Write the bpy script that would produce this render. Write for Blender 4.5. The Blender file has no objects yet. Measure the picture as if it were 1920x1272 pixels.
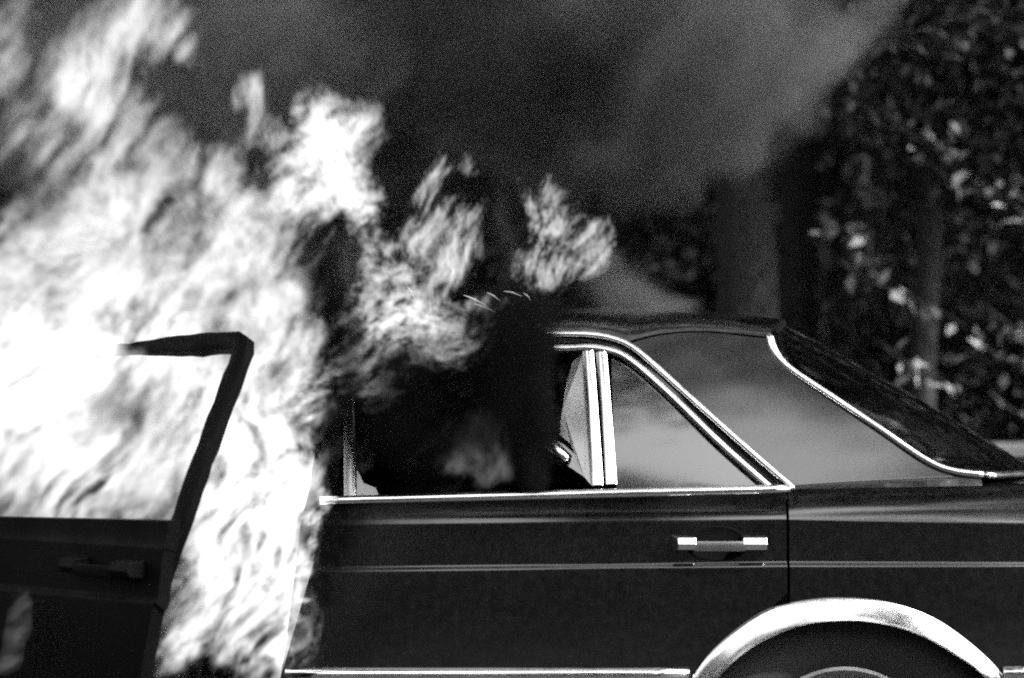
import bpy, math, random
import numpy as np
from mathutils import Vector, Matrix

sc = bpy.context.scene
COL = sc.collection
R = math.radians

# ------------------------------------------------------------------ camera
CAM_Y, CAM_Z, PITCH, LENS = -3.6, 1.11, R(2.2), 60.0
cam_data = bpy.data.cameras.new('camera')
camera = bpy.data.objects.new('camera', cam_data)
COL.objects.link(camera)
camera.location = (0, CAM_Y, CAM_Z)
camera.rotation_euler = (R(90) + PITCH, 0, 0)
cam_data.lens = LENS
cam_data.sensor_width = 36
cam_data.clip_start = 0.05
cam_data.clip_end = 3000
cam_data.dof.use_dof = True
cam_data.dof.focus_distance = 3.55
cam_data.dof.aperture_fstop = 2.0
sc.camera = camera

# ------------------------------------------------------------------ light
SUN_EL, SUN_AZ = 46.0, 122.0            # azimuth measured from +Y towards +X
world = bpy.data.worlds.new('World')
sc.world = world
world.use_nodes = True
wn, wl = world.node_tree.nodes, world.node_tree.links
sky = wn.new('ShaderNodeTexSky')
sky.sky_type = 'NISHITA'
sky.sun_disc = False
sky.sun_elevation = R(SUN_EL)
sky.sun_rotation = R(SUN_AZ)
sky.dust_density = 3.0
bw = wn.new('ShaderNodeRGBToBW')       # panchromatic black and white film
wl.new(sky.outputs[0], bw.inputs[0])
wl.new(bw.outputs[0], wn['Background'].inputs['Color'])
wn['Background'].inputs['Strength'].default_value = 0.15

sun_data = bpy.data.lights.new('sun', 'SUN')
sun_data.energy = 2.0
sun_data.angle = R(1.5)
sun_data.color = (1.0, 1.0, 1.0)
sun = bpy.data.objects.new('sun', sun_data)
COL.objects.link(sun)
sd = Vector((math.sin(R(SUN_AZ)) * math.cos(R(SUN_EL)), math.cos(R(SUN_AZ)) * math.cos(R(SUN_EL)), math.sin(R(SUN_EL))))
sun.rotation_euler = sd.to_track_quat('Z', 'Y').to_euler()
sun.location = sd * 30

sc.view_settings.view_transform = 'Standard'
sc.view_settings.look = 'None'
sc.view_settings.gamma = 1.0
sc.view_settings.use_curve_mapping = False
sc.view_settings.exposure = 2.6
cy = sc.cycles
cy.use_denoising = False
cy.use_adaptive_sampling = True
cy.adaptive_threshold = 0.011
cy.max_bounces = 4
cy.diffuse_bounces = 1
cy.glossy_bounces = 2
cy.transmission_bounces = 4
cy.volume_bounces = 0
cy.transparent_max_bounces = 64
cy.volume_step_rate = 5.0
cy.volume_max_steps = 400
cy.sample_clamp_indirect = 4.0
cy.filter_width = 2.0
cy.caustics_reflective = False
cy.caustics_refractive = False

# ------------------------------------------------------------------ helpers
def tag(o, label=None, cat=None, group=None, kind=None):
    if label: o['label'] = label
    if cat: o['category'] = cat
    if group: o['group'] = group
    if kind: o['kind'] = kind
    return o

def link(o, parent=None):
    COL.objects.link(o)
    if parent is not None:
        o.parent = parent
        m = Matrix.Identity(4)
        p = parent
        chain = []
        while p is not None:
            chain.append(p); p = p.parent
        for q in reversed(chain):
            m = m @ q.matrix_parent_inverse @ q.matrix_basis
        o.matrix_parent_inverse = m.inverted()
    return o

def empty(name, loc):
    o = bpy.data.objects.new(name, None)
    o.empty_display_size = 0.1
    o.location = loc
    return link(o)

def mesh(name, V, F, mat, parent=None, smooth=True, sharp=None, solid=None, bevel=None):
    me = bpy.data.meshes.new(name)
    me.from_pydata([tuple(map(float, v)) for v in V], [], [tuple(map(int, f)) for f in F])
    me.validate()
    for m in (mat if isinstance(mat, (list, tuple)) else [mat]):
        me.materials.append(m)
    if smooth:
        me.polygons.foreach_set('use_smooth', [True] * len(me.polygons))
        if sharp: me.set_sharp_from_angle(angle=R(sharp))
    o = bpy.data.objects.new(name, me)
    if solid:
        s = o.modifiers.new('thickness', 'SOLIDIFY'); s.thickness = abs(solid); s.offset = -1 if solid > 0 else 1
        e = o.modifiers.new('crisp_edges', 'EDGE_SPLIT'); e.split_angle = R(55)
    if bevel:
        b = o.modifiers.new('edges', 'BEVEL'); b.width = bevel; b.segments = 2; b.limit_method = 'ANGLE'; b.angle_limit = R(40)
    return link(o, parent)

def fast_mesh(name, V, F, mat, parent=None, smooth=False):
    """V (n,3) array, F (m,k) array of equal sized faces."""
    V = np.asarray(V, np.float32); F = np.asarray(F, np.int32)
    me = bpy.data.meshes.new(name)
    me.vertices.add(len(V)); me.vertices.foreach_set('co', V.ravel())
    k = F.shape[1]
    me.loops.add(F.size); me.loops.foreach_set('vertex_index', F.ravel())
    me.polygons.add(len(F)); me.polygons.foreach_set('loop_start', np.arange(0, F.size, k, dtype=np.int32))
    me.update(calc_edges=True)
    if smooth: me.polygons.foreach_set('use_smooth', np.ones(len(F), bool))
    me.materials.append(mat)
    return link(bpy.data.objects.new(name, me), parent)

def grid(P, flip=False):
    """P: (nu, nv, 3) -> verts, quads"""
    P = np.asarray(P, float); nu, nv, _ = P.shape
    F = []
    for i in range(nu - 1):
        for j in range(nv - 1):
            q = (i * nv + j, (i + 1) * nv + j, (i + 1) * nv + j + 1, i * nv + j + 1)
            F.append(q[::-1] if flip else q)
    return P.reshape(-1, 3), F

def catmull(pts, n):
    p = np.asarray(pts, float)
    d = np.r_[0, np.cumsum(np.linalg.norm(np.diff(p, axis=0), axis=1))]
    p = np.vstack([2 * p[0] - p[1], p, 2 * p[-1] - p[-2]])
    s = np.linspace(0, d[-1], n)
    out = []
    for v in s:
        i = min(max(np.searchsorted(d, v, 'right') - 1, 0), len(d) - 2)
        t = (v - d[i]) / (d[i + 1] - d[i])
        a, b, c, e = p[i], p[i + 1], p[i + 2], p[i + 3]
        out.append(0.5 * (2 * b + (c - a) * t + (2 * a - 5 * b + 4 * c - e) * t * t + (3 * b - a - 3 * c + e) * t ** 3))
    return np.array(out)

def lerp(x, xs, ys): return float(np.interp(x, xs, ys))
def sstep(t):
    t = min(max(t, 0.0), 1.0); return t * t * (3 - 2 * t)

def sweep(path, prof, out, closed_prof=True, caps=True):
    """Carry a profile [(a, b)] along path; a runs along the outward vector out, b across it."""
    path = np.asarray(path, float); n = len(path); m = len(prof)
    V = []
    for i in range(n):
        t = path[min(i + 1, n - 1)] - path[max(i - 1, 0)]
        t /= np.linalg.norm(t)
        o = np.asarray(out(i) if callable(out) else out, float)
        o = o - t * o.dot(t); o /= np.linalg.norm(o)
        b = np.cross(t, o)
        for (pa, pb) in prof: V.append(path[i] + o * pa + b * pb)
    F = []
    for i in range(n - 1):
        for j in range(m if closed_prof else m - 1):
            k = (j + 1) % m
            F.append((i * m + j, i * m + k, (i + 1) * m + k, (i + 1) * m + j))
    if caps and closed_prof:
        F.append(tuple(range(m))[::-1]); F.append(tuple((n - 1) * m + j for j in range(m)))
    return V, F

def tube(path, radii, seg=8):
    path = np.asarray(path, float); n = len(path)
    V, F = [], []
    ref = np.array([0.31, 0.87, 0.2])
    for i in range(n):
        t = path[min(i + 1, n - 1)] - path[max(i - 1, 0)]; t /= np.linalg.norm(t)
        a = np.cross(t, ref); a /= np.linalg.norm(a); b = np.cross(t, a)
        r = radii[i] if hasattr(radii, '__len__') else radii
        for k in range(seg):
            w = 2 * math.pi * k / seg
            V.append(path[i] + r * (a * math.cos(w) + b * math.sin(w)))
    for i in range(n - 1):
        for k in range(seg):
            k2 = (k + 1) % seg
            F.append((i * seg + k, i * seg + k2, (i + 1) * seg + k2, (i + 1) * seg + k))
    F.append(tuple(range(seg))[::-1]); F.append(tuple((n - 1) * seg + k for k in range(seg)))
    return V, F

def box(x0, x1, y0, y1, z0, z1):
    V = [(x, y, z) for x in (x0, x1) for y in (y0, y1) for z in (z0, z1)]
    F = [(0, 1, 3, 2), (4, 6, 7, 5), (0, 4, 5, 1), (2, 3, 7, 6), (0, 2, 6, 4), (1, 5, 7, 3)]
    return V, F

def join(*parts):
    V, F = [], []
    for v, f in parts:
        n = len(V); V += [tuple(p) for p in v]; F += [tuple(i + n for i in q) for q in f]
    return V, F

def lathe(prof, seg, centre, axis_sign=-1):
    """prof [(radius, depth)] about an axis parallel to Y; depth grows towards the outside."""
    V, F = [], []
    for k in range(seg):
        w = 2 * math.pi * k / seg
        for r, d in prof:
            V.append((centre[0] + r * math.cos(w), centre[1] + axis_sign * d, centre[2] + r * math.sin(w)))
    m = len(prof)
    for k in range(seg):
        k2 = (k + 1) % seg
        for j in range(m - 1):
            q = (k * m + j, k * m + j + 1, k2 * m + j + 1, k2 * m + j)
            F.append(q if axis_sign < 0 else q[::-1])
    return V, F

CY = 0.93                                   # centre line of the car
def mirror(VF):
    V, F = VF
    return [(v[0], 2 * CY - v[1], v[2]) for v in V], [tuple(f)[::-1] for f in F]

# ------------------------------------------------------------------ materials
def mat(name):
    m = bpy.data.materials.new(name); m.use_nodes = True
    return m, m.node_tree.nodes, m.node_tree.links, m.node_tree.nodes['Principled BSDF']

def g(v): return (v, v, v, 1.0)

def noise_node(n, l, scale, detail=4, rough=0.55, vec=None):
    t = n.new('ShaderNodeTexNoise'); t.inputs['Scale'].default_value = scale
    t.inputs['Detail'].default_value = detail; t.inputs['Roughness'].default_value = rough
    if vec is None:
        c = n.new('ShaderNodeTexCoord'); vec = c.outputs['Object']
    l.new(vec, t.inputs['Vector'])
    return t

def ramp(n, l, fac, stops):
    r = n.new('ShaderNodeValToRGB')
    while len(r.color_ramp.elements) < len(stops): r.color_ramp.elements.new(0.5)
    for e, (p, v) in zip(r.color_ramp.elements, stops):
        e.position = p; e.color = g(v)
    l.new(fac, r.inputs['Fac'])
    return r.outputs['Color']

def simple(name, base, rough, metal=0.0, spec=0.5, coat=0.0, var=None, bump=None, vscale=8.0):
    m, n, l, p = mat(name)
    p.inputs['Base Color'].default_value = g(base)
    p.inputs['Roughness'].default_value = rough
    p.inputs['Metallic'].default_value = metal
    p.inputs['Specular IOR Level'].default_value = spec
    p.inputs['Coat Weight'].default_value = coat
    p.inputs['Coat Roughness'].default_value = 0.04
    if var:
        t = noise_node(n, l, vscale, 6, 0.6)
        l.new(ramp(n, l, t.outputs['Fac'], [(0.3, base * (1 - var)), (0.7, base * (1 + var))]), p.inputs['Base Color'])
    if bump:
        t = noise_node(n, l, bump[0], 5, 0.6)
        b = n.new('ShaderNodeBump'); b.inputs['Strength'].default_value = bump[1]; b.inputs['Distance'].default_value = bump[2]
        l.new(t.outputs['Fac'], b.inputs['Height']); l.new(b.outputs['Normal'], p.inputs['Normal'])
    return m

def paint_material():
    m, n, l, p = mat('black_paint')
    p.inputs['Base Color'].default_value = g(0.002)
    p.inputs['Specular IOR Level'].default_value = 0.55
    p.inputs['Coat Weight'].default_value = 1.0
    p.inputs['Coat Roughness'].default_value = 0.10
    c = n.new('ShaderNodeTexCoord')
    t = noise_node(n, l, 3.5, 7, 0.65, c.outputs['Object'])
    du = noise_node(n, l, 55.0, 8, 0.75, c.outputs['Object'])
    l.new(ramp(n, l, du.outputs['Fac'], [(0.42, 0.0008), (0.62, 0.004), (0.78, 0.012)]), p.inputs['Base Color'])
    gloss = ramp(n, l, t.outputs['Fac'], [(0.35, 0.10), (0.75, 0.20)])
    # soot baked on towards the front of the cabin
    sx = n.new('ShaderNodeSeparateXYZ'); l.new(c.outputs['Object'], sx.inputs[0])
    zf = n.new('ShaderNodeMath'); zf.operation = 'MULTIPLY_ADD'; zf.inputs[1].default_value = -0.55; zf.inputs[2].default_value = 0.62
    l.new(sx.outputs['Z'], zf.inputs[0])                     # soot climbs: reaches further back up at roof height
    ad = n.new('ShaderNodeMath'); ad.operation = 'ADD'; l.new(sx.outputs['X'], ad.inputs[0]); l.new(zf.outputs[0], ad.inputs[1])
    nz = n.new('ShaderNodeMath'); nz.operation = 'MULTIPLY_ADD'; nz.inputs[1].default_value = 0.5; l.new(t.outputs['Fac'], nz.inputs[0]); l.new(ad.outputs[0], nz.inputs[2])
    soot = n.new('ShaderNodeMapRange'); soot.interpolation_type = 'SMOOTHSTEP'
    soot.inputs['From Min'].default_value = 0.0; soot.inputs['From Max'].default_value = 0.28
    soot.inputs['To Min'].default_value = 1.0; soot.inputs['To Max'].default_value = 0.0
    l.new(nz.outputs[0], soot.inputs['Value'])
    mr = n.new('ShaderNodeMix'); mr.data_type = 'RGBA'; mr.inputs[7].default_value = g(0.75)
    l.new(soot.outputs[0], mr.inputs[0]); l.new(gloss, mr.inputs[6]); l.new(mr.outputs[2], p.inputs['Roughness'])
    inv = n.new('ShaderNodeMath'); inv.operation = 'SUBTRACT'; inv.inputs[0].default_value = 1.0; l.new(soot.outputs[0], inv.inputs[1])
    l.new(inv.outputs[0], p.inputs['Coat Weight'])
    hs = n.new('ShaderNodeMath'); hs.operation = 'MULTIPLY_ADD'; hs.inputs[1].default_value = 0.5; hs.inputs[2].default_value = 0.05
    l.new(inv.outputs[0], hs.inputs[0]); l.new(hs.outputs[0], p.inputs['Specular IOR Level'])
    w = noise_node(n, l, 7.0, 2, 0.5)
    b = n.new('ShaderNodeBump'); b.inputs['Strength'].default_value = 0.03; b.inputs['Distance'].default_value = 0.01
    l.new(w.outputs['Fac'], b.inputs['Height']); l.new(b.outputs['Normal'], p.inputs['Normal'])
    return m

def charred_material():
    m, n, l, p = mat('charred_paint')
    t = noise_node(n, l, 5.0, 8, 0.7)
    l.new(ramp(n, l, t.outputs['Fac'], [(0.3, 0.0015), (0.62, 0.003), (0.8, 0.010)]), p.inputs['Base Color'])
    l.new(ramp(n, l, t.outputs['Fac'], [(0.3, 0.45), (0.7, 0.85)]), p.inputs['Roughness'])
    p.inputs['Specular IOR Level'].default_value = 0.05
    f = noise_node(n, l, 45.0, 6, 0.7)
    b = n.new('ShaderNodeBump'); b.inputs['Strength'].default_value = 0.35; b.inputs['Distance'].default_value = 0.004
    l.new(f.outputs['Fac'], b.inputs['Height']); l.new(b.outputs['Normal'], p.inputs['Normal'])
    return m

def chrome_material():
    m, n, l, p = mat('chrome')
    p.inputs['Metallic'].default_value = 1.0
    t = noise_node(n, l, 14.0, 5, 0.6)
    l.new(ramp(n, l, t.outputs['Fac'], [(0.25, 0.66), (0.6, 0.86)]), p.inputs['Base Color'])
    l.new(ramp(n, l, t.outputs['Fac'], [(0.3, 0.10), (0.75, 0.22)]), p.inputs['Roughness'])
    return m

def glass_material(name, tint, ior):
    m, n, l, p = mat(name); n.remove(p)
    o = n['Material Output']
    fr = n.new('ShaderNodeFresnel'); fr.inputs['IOR'].default_value = ior
    tr = n.new('ShaderNodeBsdfTransparent'); tr.inputs[0].default_value = g(tint)
    gl = n.new('ShaderNodeBsdfGlossy'); gl.inputs['Roughness'].default_value = 0.08; gl.inputs['Color'].default_value = g(1.0)
    mx = n.new('ShaderNodeMixShader')
    l.new(fr.outputs[0], mx.inputs[0]); l.new(tr.outputs[0], mx.inputs[1]); l.new(gl.outputs[0], mx.inputs[2])
    l.new(mx.outputs[0], o.inputs['Surface'])
    return m

def leaf_material(name, base, trans):
    m, n, l, p = mat(name)
    info = n.new('ShaderNodeNewGeometry')
    l.new(ramp(n, l, info.outputs['Random Per Island'], [(0.0, base * 0.5), (1.0, base * 1.5)]), p.inputs['Base Color'])
    p.inputs['Roughness'].default_value = 0.5
    p.inputs['Specular IOR Level'].default_value = 0.18
    t = n.new('ShaderNodeBsdfTranslucent'); t.inputs[0].default_value = g(trans)
    a = n.new('ShaderNodeAddShader')
    l.new(p.outputs[0], a.inputs[0]); l.new(t.outputs[0], a.inputs[1]); l.new(a.outputs[0], n['Material Output'].inputs['Surface'])
    return m

PAINT = paint_material()
CHAR = charred_material()
CHROME = chrome_material()
GLASS = glass_material('window_glass', 0.40, 2.1)
REARGLASS = glass_material('rear_window_glass', 0.35, 1.6)
RUBBER = simple('rubber', 0.010, 0.75, bump=(60, 0.2, 0.002))
SEAL_SHADE = simple('black_seal_and_shade', 0.003, 0.85, spec=0.05)
STEEL = simple('grey_steel', 0.35, 0.35, metal=1.0, var=0.3)
VINYL = simple('charred_vinyl', 0.012, 0.7, var=0.5, bump=(30, 0.4, 0.006))
UNDER = simple('underbody', 0.008, 0.9)
ASPHALT = simple('asphalt', 0.028, 0.85, spec=0.1, var=0.35, bump=(160, 0.4, 0.004), vscale=2.5)
SOIL = simple('soil', 0.035, 0.95, var=0.5, bump=(5, 0.6, 0.08), vscale=1.5)
GRASSY = simple('verge', 0.03, 0.95, spec=0.1, var=0.5, bump=(40, 0.8, 0.03), vscale=6)
CONCRETE = simple('concrete', 0.09, 0.85, spec=0.1, var=0.3, bump=(25, 0.4, 0.01), vscale=3)
BARK = simple('bark', 0.012, 0.9, var=0.5, bump=(22, 1.0, 0.03), vscale=9)
LEAF = leaf_material('leaf', 0.032, 0.006)
LEAF2 = leaf_material('leaf_dark', 0.022, 0.004)
RIMWHITE = simple('wheel_paint', 0.30, 0.35, metal=0.3)
LAMP = simple('tail_lamp', 0.06, 0.15, coat=1.0)

# ------------------------------------------------------------------ ground
V, F = grid([[(x, y, 0) for y in np.linspace(-250, 250, 21)] for x in np.linspace(-250, 250, 21)])
tag(mesh('ground', V, F, GRASSY, smooth=False), kind='structure')
V, F = grid([[(x, y, 0.004) for y in (-7.5, 4.2)] for x in np.linspace(-120, 120, 41)])
tag(mesh('road', V, F, ASPHALT, smooth=False), kind='structure')
for y0, y1 in ((4.2, 4.42), (-7.72, -7.5)):
    tag(mesh('kerb', *box(-120, 120, y0, y1, 0, 0.13), CONCRETE, smooth=False, bevel=0.02), kind='structure')

rng = np.random.default_rng(11)
# the wooded bank behind the road
xs = np.linspace(-40, 40, 81); ys = np.linspace(7.6, 40, 40)
P = []
for x in xs:
    row = []
    for y in ys:
        t = (y - 7.6) / 14
        z = 13 * sstep(t) + 0.5 * math.sin(x * 0.7 + y) * min(1, t * 4) + 0.25 * math.sin(x * 1.9 - 2 * y) * min(1, t * 4)
        row.append((x, y, z - 0.05))
    P.append(row)
tag(mesh('hill', *grid(P), SOIL), kind='structure')
# low wall along the verge
wall = mesh('low_wall', *box(2.27, 16, 4.50, 4.72, 0, 0.925), CONCRETE, smooth=False, bevel=0.02)
tag(wall, 'low plain grey wall beyond the tail of the car', 'wall')

# ------------------------------------------------------------------ trees
def leaf_cloud(centres, per, spread, size, seed, droop=0.35):
    r = np.random.default_rng(seed)
    c = np.repeat(np.asarray(centres, float), per, axis=0)
    n = len(c)
    p = c + r.normal(0, 1, (n, 3)) * np.asarray(spread)
    ax = r.normal(0, 1, (n, 3)); ax[:, 2] -= droop
    ax /= np.linalg.norm(ax, axis=1)[:, None]
    up = r.normal(0, 0.55, (n, 3)); up[:, 2] += 1.0
    sd_ = np.cross(ax, up); sd_ /= np.linalg.norm(sd_, axis=1)[:, None] + 1e-9
    nn = np.cross(sd_, ax)
    s = size * r.uniform(0.6, 1.35, n)[:, None]
    w = s * 0.27
    V = np.stack([p, p + ax * s * 0.45 + sd_ * w + nn * w * 0.35, p + ax * s, p + ax * s * 0.45 - sd_ * w + nn * w * 0.35], 1).reshape(-1, 3)
    i = np.arange(n)[:, None] * 4
    F = np.concatenate([i + [[0, 1, 2]], i + [[0, 2, 3]]], 0)
    return V, F

def make_tree(loc, r0, h, lean, clusters, per, spread, size, leafmat, label, seed, limbs=6, branch_paths=(), name='broadleaf_tree'):
    rr = np.random.default_rng(seed)
    t = empty(name, loc)
    tag(t, label, 'tree', 'trees on the bank behind the road')
    base = np.array(loc, float)
    path = [base + np.array([lean * k / 9 * h * 0.1 + 0.03 * math.sin(k * 1.3 + seed), 0.03 * math.cos(k * 1.7 + seed), -0.15 + h * k / 9]) for k in range(10)]
    rad = [r0 * (1.35 if k == 0 else 1.0 - 0.055 * k) for k in range(10)]
    V1, F1 = tube(path, rad, 14)
    V1 = [np.array(v) * 1.0 for v in V1]
    for v in V1: v[:2] += rr.normal(0, r0 * 0.03, 2)
    mesh('trunk', V1, F1, BARK, t)
    cl = np.asarray(clusters, float)
    for k in range(limbs):
        a = path[rr.integers(4, 10)]; b = cl[rr.integers(len(cl))]
        mid = (a + b) / 2 + np.array([0, 0, 0.25]) + rr.normal(0, 0.12, 3)
        pth = catmull([a, mid, b], 9)
        mesh('branch', *tube(pth, np.linspace(r0 * 0.32, 0.012, 9), 7), BARK, t)
    for bp, br in branch_paths:
        pth = catmull(bp, 14)
        mesh('branch', *tube(pth, np.linspace(br, br * 0.35, 14), 6), BARK, t)
    fast_mesh('crown', *leaf_cloud(cl, per, spread, size, seed), leafmat, t)
    return t

def blob_points(n, c, rad, seed, fill=0.45):
    r = np.random.default_rng(seed)
    v = r.normal(0, 1, (n, 3)); v /= np.linalg.norm(v, axis=1)[:, None]
    v *= (fill + (1 - fill) * r.uniform(0, 1, n)[:, None])
    return np.asarray(c) + v * np.asarray(rad)

hang = lambda *p: [np.array(q, float) for q in p]
make_tree((1.20, 5.0, 0), 0.172, 7.5, 0.03, blob_points(70, (1.0, 5.2, 6.0), (2.6, 2.0, 1.9), 1), 90, (0.32, 0.32, 0.22), 0.11, LEAF,
          'thick straight tree trunk behind the car roof', 1)
make_tree((1.66, 6.1, 0), 0.125, 8.0, -0.02, blob_points(70, (2.2, 6.6, 6.3), (2.4, 1.8, 2.2), 2), 90, (0.32, 0.32, 0.22), 0.11, LEAF2,
          'thinner dark trunk beside the thick trunk behind the car roof', 2)
make_tree((2.09, 5.0, 0), 0.074, 6.5, 0.02, np.vstack([blob_points(70, (2.9, 6.0, 3.2), (1.3, 0.9, 1.3), 3), blob_points(60, (2.5, 4.7, 3.05), (1.1, 0.35, 1.05), 16), blob_points(50, (2.4, 5.6, 5.4), (1.8, 1.6, 1.2), 4)]), 85,
          (0.20, 0.20, 0.14), 0.085, LEAF, 'slender tree with hanging twigs above the rear window', 3,
          branch_paths=[(hang((1.95, 5.2, 3.6), (2.02, 5.1, 3.1), (1.97, 5.1, 2.75), (2.05, 5.1, 2.3)), 0.010),
                        (hang((2.62, 5.3, 3.5), (2.58, 5.2, 3.0), (2.42, 5.2, 2.75), (2.33, 5.2, 2.35)), 0.012),
                        (hang((2.45, 5.3, 3.6), (2.50, 5.2, 3.15), (2.62, 5.2, 2.85), (2.72, 5.2, 2.6)), 0.009),
                        (hang((2.75, 5.3, 3.4), (2.60, 5.2, 2.9), (2.50, 5.2, 2.45)), 0.008),
                        (hang((2.75, 5.6, 1.95), (2.48, 5.5, 1.75), (2.30, 5.5, 1.55), (2.12, 5.5, 1.25)), 0.011)])
make_tree((-1.2, 6.4, 0), 0.15, 8.0, 0.02, blob_points(80, (-0.9, 6.6, 5.6), (2.4, 1.9, 2.6), 5), 90, (0.32, 0.32, 0.22), 0.12, LEAF2,
          'tall dark tree hidden behind the smoke over the roof', 5)
make_tree((-3.1, 5.8, 0), 0.16, 8.0, -0.02, blob_points(80, (-3.2, 6.2, 5.0), (2.2, 1.8, 3.0), 6), 90, (0.32, 0.32, 0.22), 0.12, LEAF2,
          'tall dark tree behind the biggest flames', 6)
make_tree((4.4, 6.3, 0), 0.16, 8.0, 0.02, blob_points(80, (4.3, 6.5, 5.0), (2.0, 1.8, 3.0), 7), 90, (0.32, 0.32, 0.22), 0.11, LEAF2,
          'leafy tree beyond the tail end of the car', 7)
make_tree((6.6, 4.9, 0), 0.2, 9.0, 0.0, blob_points(130, (6.4, 4.9, 5.6), (2.0, 1.6, 3.6), 8), 90, (0.36, 0.36, 0.26), 0.13, LEAF2,
          'unseen tree added by the road past the boot for its shade', 8)  # outside the frame, added to keep sun off the trees behind
make_tree((-4.6, 4.9, 0), 0.24, 6.5, 0.0, np.vstack([blob_points(150, (-2.6, 0.3, 6.2), (2.8, 4.5, 0.9), 9), blob_points(60, (-4.4, 4.6, 5.6), (1.6, 1.5, 1.6), 10)]), 110, (0.40, 0.40, 0.25), 0.15, LEAF2,
          'big tree leaning over the road ahead of the car', 9)
make_tree((3.4, 4.9, 0), 0.22, 6.5, 0.0, np.vstack([blob_points(170, (2.0, -0.1, 6.2), (3.4, 5.3, 0.9), 12), blob_points(50, (3.4, 4.6, 5.6), (1.4, 1.2, 1.4), 13)]), 110, (0.40, 0.40, 0.25), 0.15, LEAF2,
          'big tree spreading over the road past the boot', 12)
make_tree((6.6, -8.8, 0), 0.22, 7.0, 0.0, blob_points(150, (6.0, -8.0, 6.4), (3.0, 2.8, 2.2), 14), 100, (0.42, 0.42, 0.30), 0.16, LEAF2,
          'unseen tree added across the road to shade it', 14)  # out of view, added so the road beside the car lies in shade
far_spots = [(-7, 9), (-4.6, 10), (-2, 9.4), (0.3, 10.2), (2.6, 9.6), (5.0, 10.5), (7.4, 9.5)]
far_labels = ['dark wood edge tree far beyond the front of the car', 'dark wood edge tree behind the open front door', 'dark wood edge tree behind the doorway flames',
              'dark wood edge tree behind the middle of the roof', 'dark wood edge tree behind the rear window', 'dark wood edge tree past the boot lid', 'dark wood edge tree far past the boot lid']
for k, ((x, y), lb) in enumerate(zip(far_spots, far_labels)):
    make_tree((x, y, 0.4), 0.17, 9.0, 0.0, blob_points(90, (x, y, 6.2), (2.1, 1.4, 5.0), 20 + k), 80, (0.4, 0.35, 0.3), 0.16, LEAF2, lb, 20 + k, limbs=3)

def make_bush(loc, rad, n, per, size, seed, label, m=LEAF):
    t = empty('bush', loc)
    tag(t, label, 'bush', 'bushes along the foot of the bank')
    rr = np.random.default_rng(seed)
    c = blob_points(n, (loc[0], loc[1], rad[2] * 0.95), rad, seed, 0.3)
    fast_mesh('foliage', *leaf_cloud(c, per, (0.13, 0.13, 0.10), size, seed), m, t)
    for k in range(5):
        a = np.array(loc, float) + np.array([rr.normal(0, 0.08), rr.normal(0, 0.08), -0.1])
        mesh('stem', *tube(catmull([a, (a + c[k]) / 2 + rr.normal(0, 0.06, 3), c[k]], 8), np.linspace(0.022, 0.006, 8), 6), BARK, t)
    return t
PALE = leaf_material('sunlit_leaf', 0.14, 0.06)  # paler base colour stands in for leaves caught by the sun
def spray(parent, x, y, z, n_, seed):
    rr = np.random.default_rng(seed)
    tw = catmull([(x - 0.16, y + 0.10, z + 0.14), (x - 0.06, y + 0.03, z + 0.05), (x + 0.05, y, z), (x + 0.14, y, z - 0.06)], 8)
    mesh('twig', *tube(tw, np.linspace(0.006, 0.002, 8), 5), BARK, parent)
    tag(fast_mesh('leaf_spray', *leaf_cloud(tw[2:], max(1, n_ // 6), (0.05, 0.04, 0.025), 0.085, seed), PALE, parent), kind='stuff')
slim = [o for o in bpy.data.objects if o.get('label', '').startswith('slender tree')][0]
for k_, (px_, py_, n_) in enumerate([(1665, 12, 12), (1645, 228, 18), (1690, 320, 18), (1565, 470, 18), (1865, 365, 18), (1885, 455, 12), (1880, 640, 24), (1800, 95, 6), (1655, 700, 12), (1850, 690, 12), (1900, 180, 12), (1760, 400, 6), (1480, 205, 6), (1905, 790, 6), (1590, 560, 6), (1720, 600, 6)]):
    d_ = 5.0 - CAM_Y
    spray(slim, (px_ - 960) / 3200 * d_, 4.55 + 0.3 * math.sin(k_ * 2.1), CAM_Z + ((636 - py_) / 3200 + math.tan(PITCH)) * d_, n_, 300 + k_)
make_bush((2.3, 6.0, 0), (0.6, 0.5, 1.25), 75, 60, 0.075, 31, 'leafy bush behind the rear window with a few bright leaves')
make_bush((3.1, 5.8, 0), (0.65, 0.5, 1.35), 85, 60, 0.085, 32, 'bush at the edge beyond the boot with large pale leaves')
make_bush((0.45, 6.0, 0), (0.8, 0.5, 1.1), 70, 60, 0.08, 33, 'dim bush behind the car roof, beside the thick trunk', LEAF2)
make_bush((-0.9, 5.6, 0), (0.8, 0.5, 1.0), 60, 60, 0.08, 34, 'dark bush behind the burning cabin', LEAF2)
make_bush((4.2, 5.4, 0), (0.6, 0.5, 1.0), 60, 60, 0.08, 35, 'bush past the end of the boot lid')

# undergrowth over the bank
r = np.random.default_rng(40)
n = 9000
ux = r.uniform(-11, 11, n); uy = r.uniform(8.2, 15, n)
uz = np.array([13 * sstep((y - 7.6) / 14) for y in uy]) + r.uniform(0, 0.6, n)
und = fast_mesh('undergrowth', *leaf_cloud(np.stack([ux, uy, uz], 1), 3, (0.3, 0.3, 0.25), 0.22, 41), LEAF2)
tag(und, 'dark undergrowth covering the wooded bank', 'undergrowth', kind='stuff')
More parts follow.
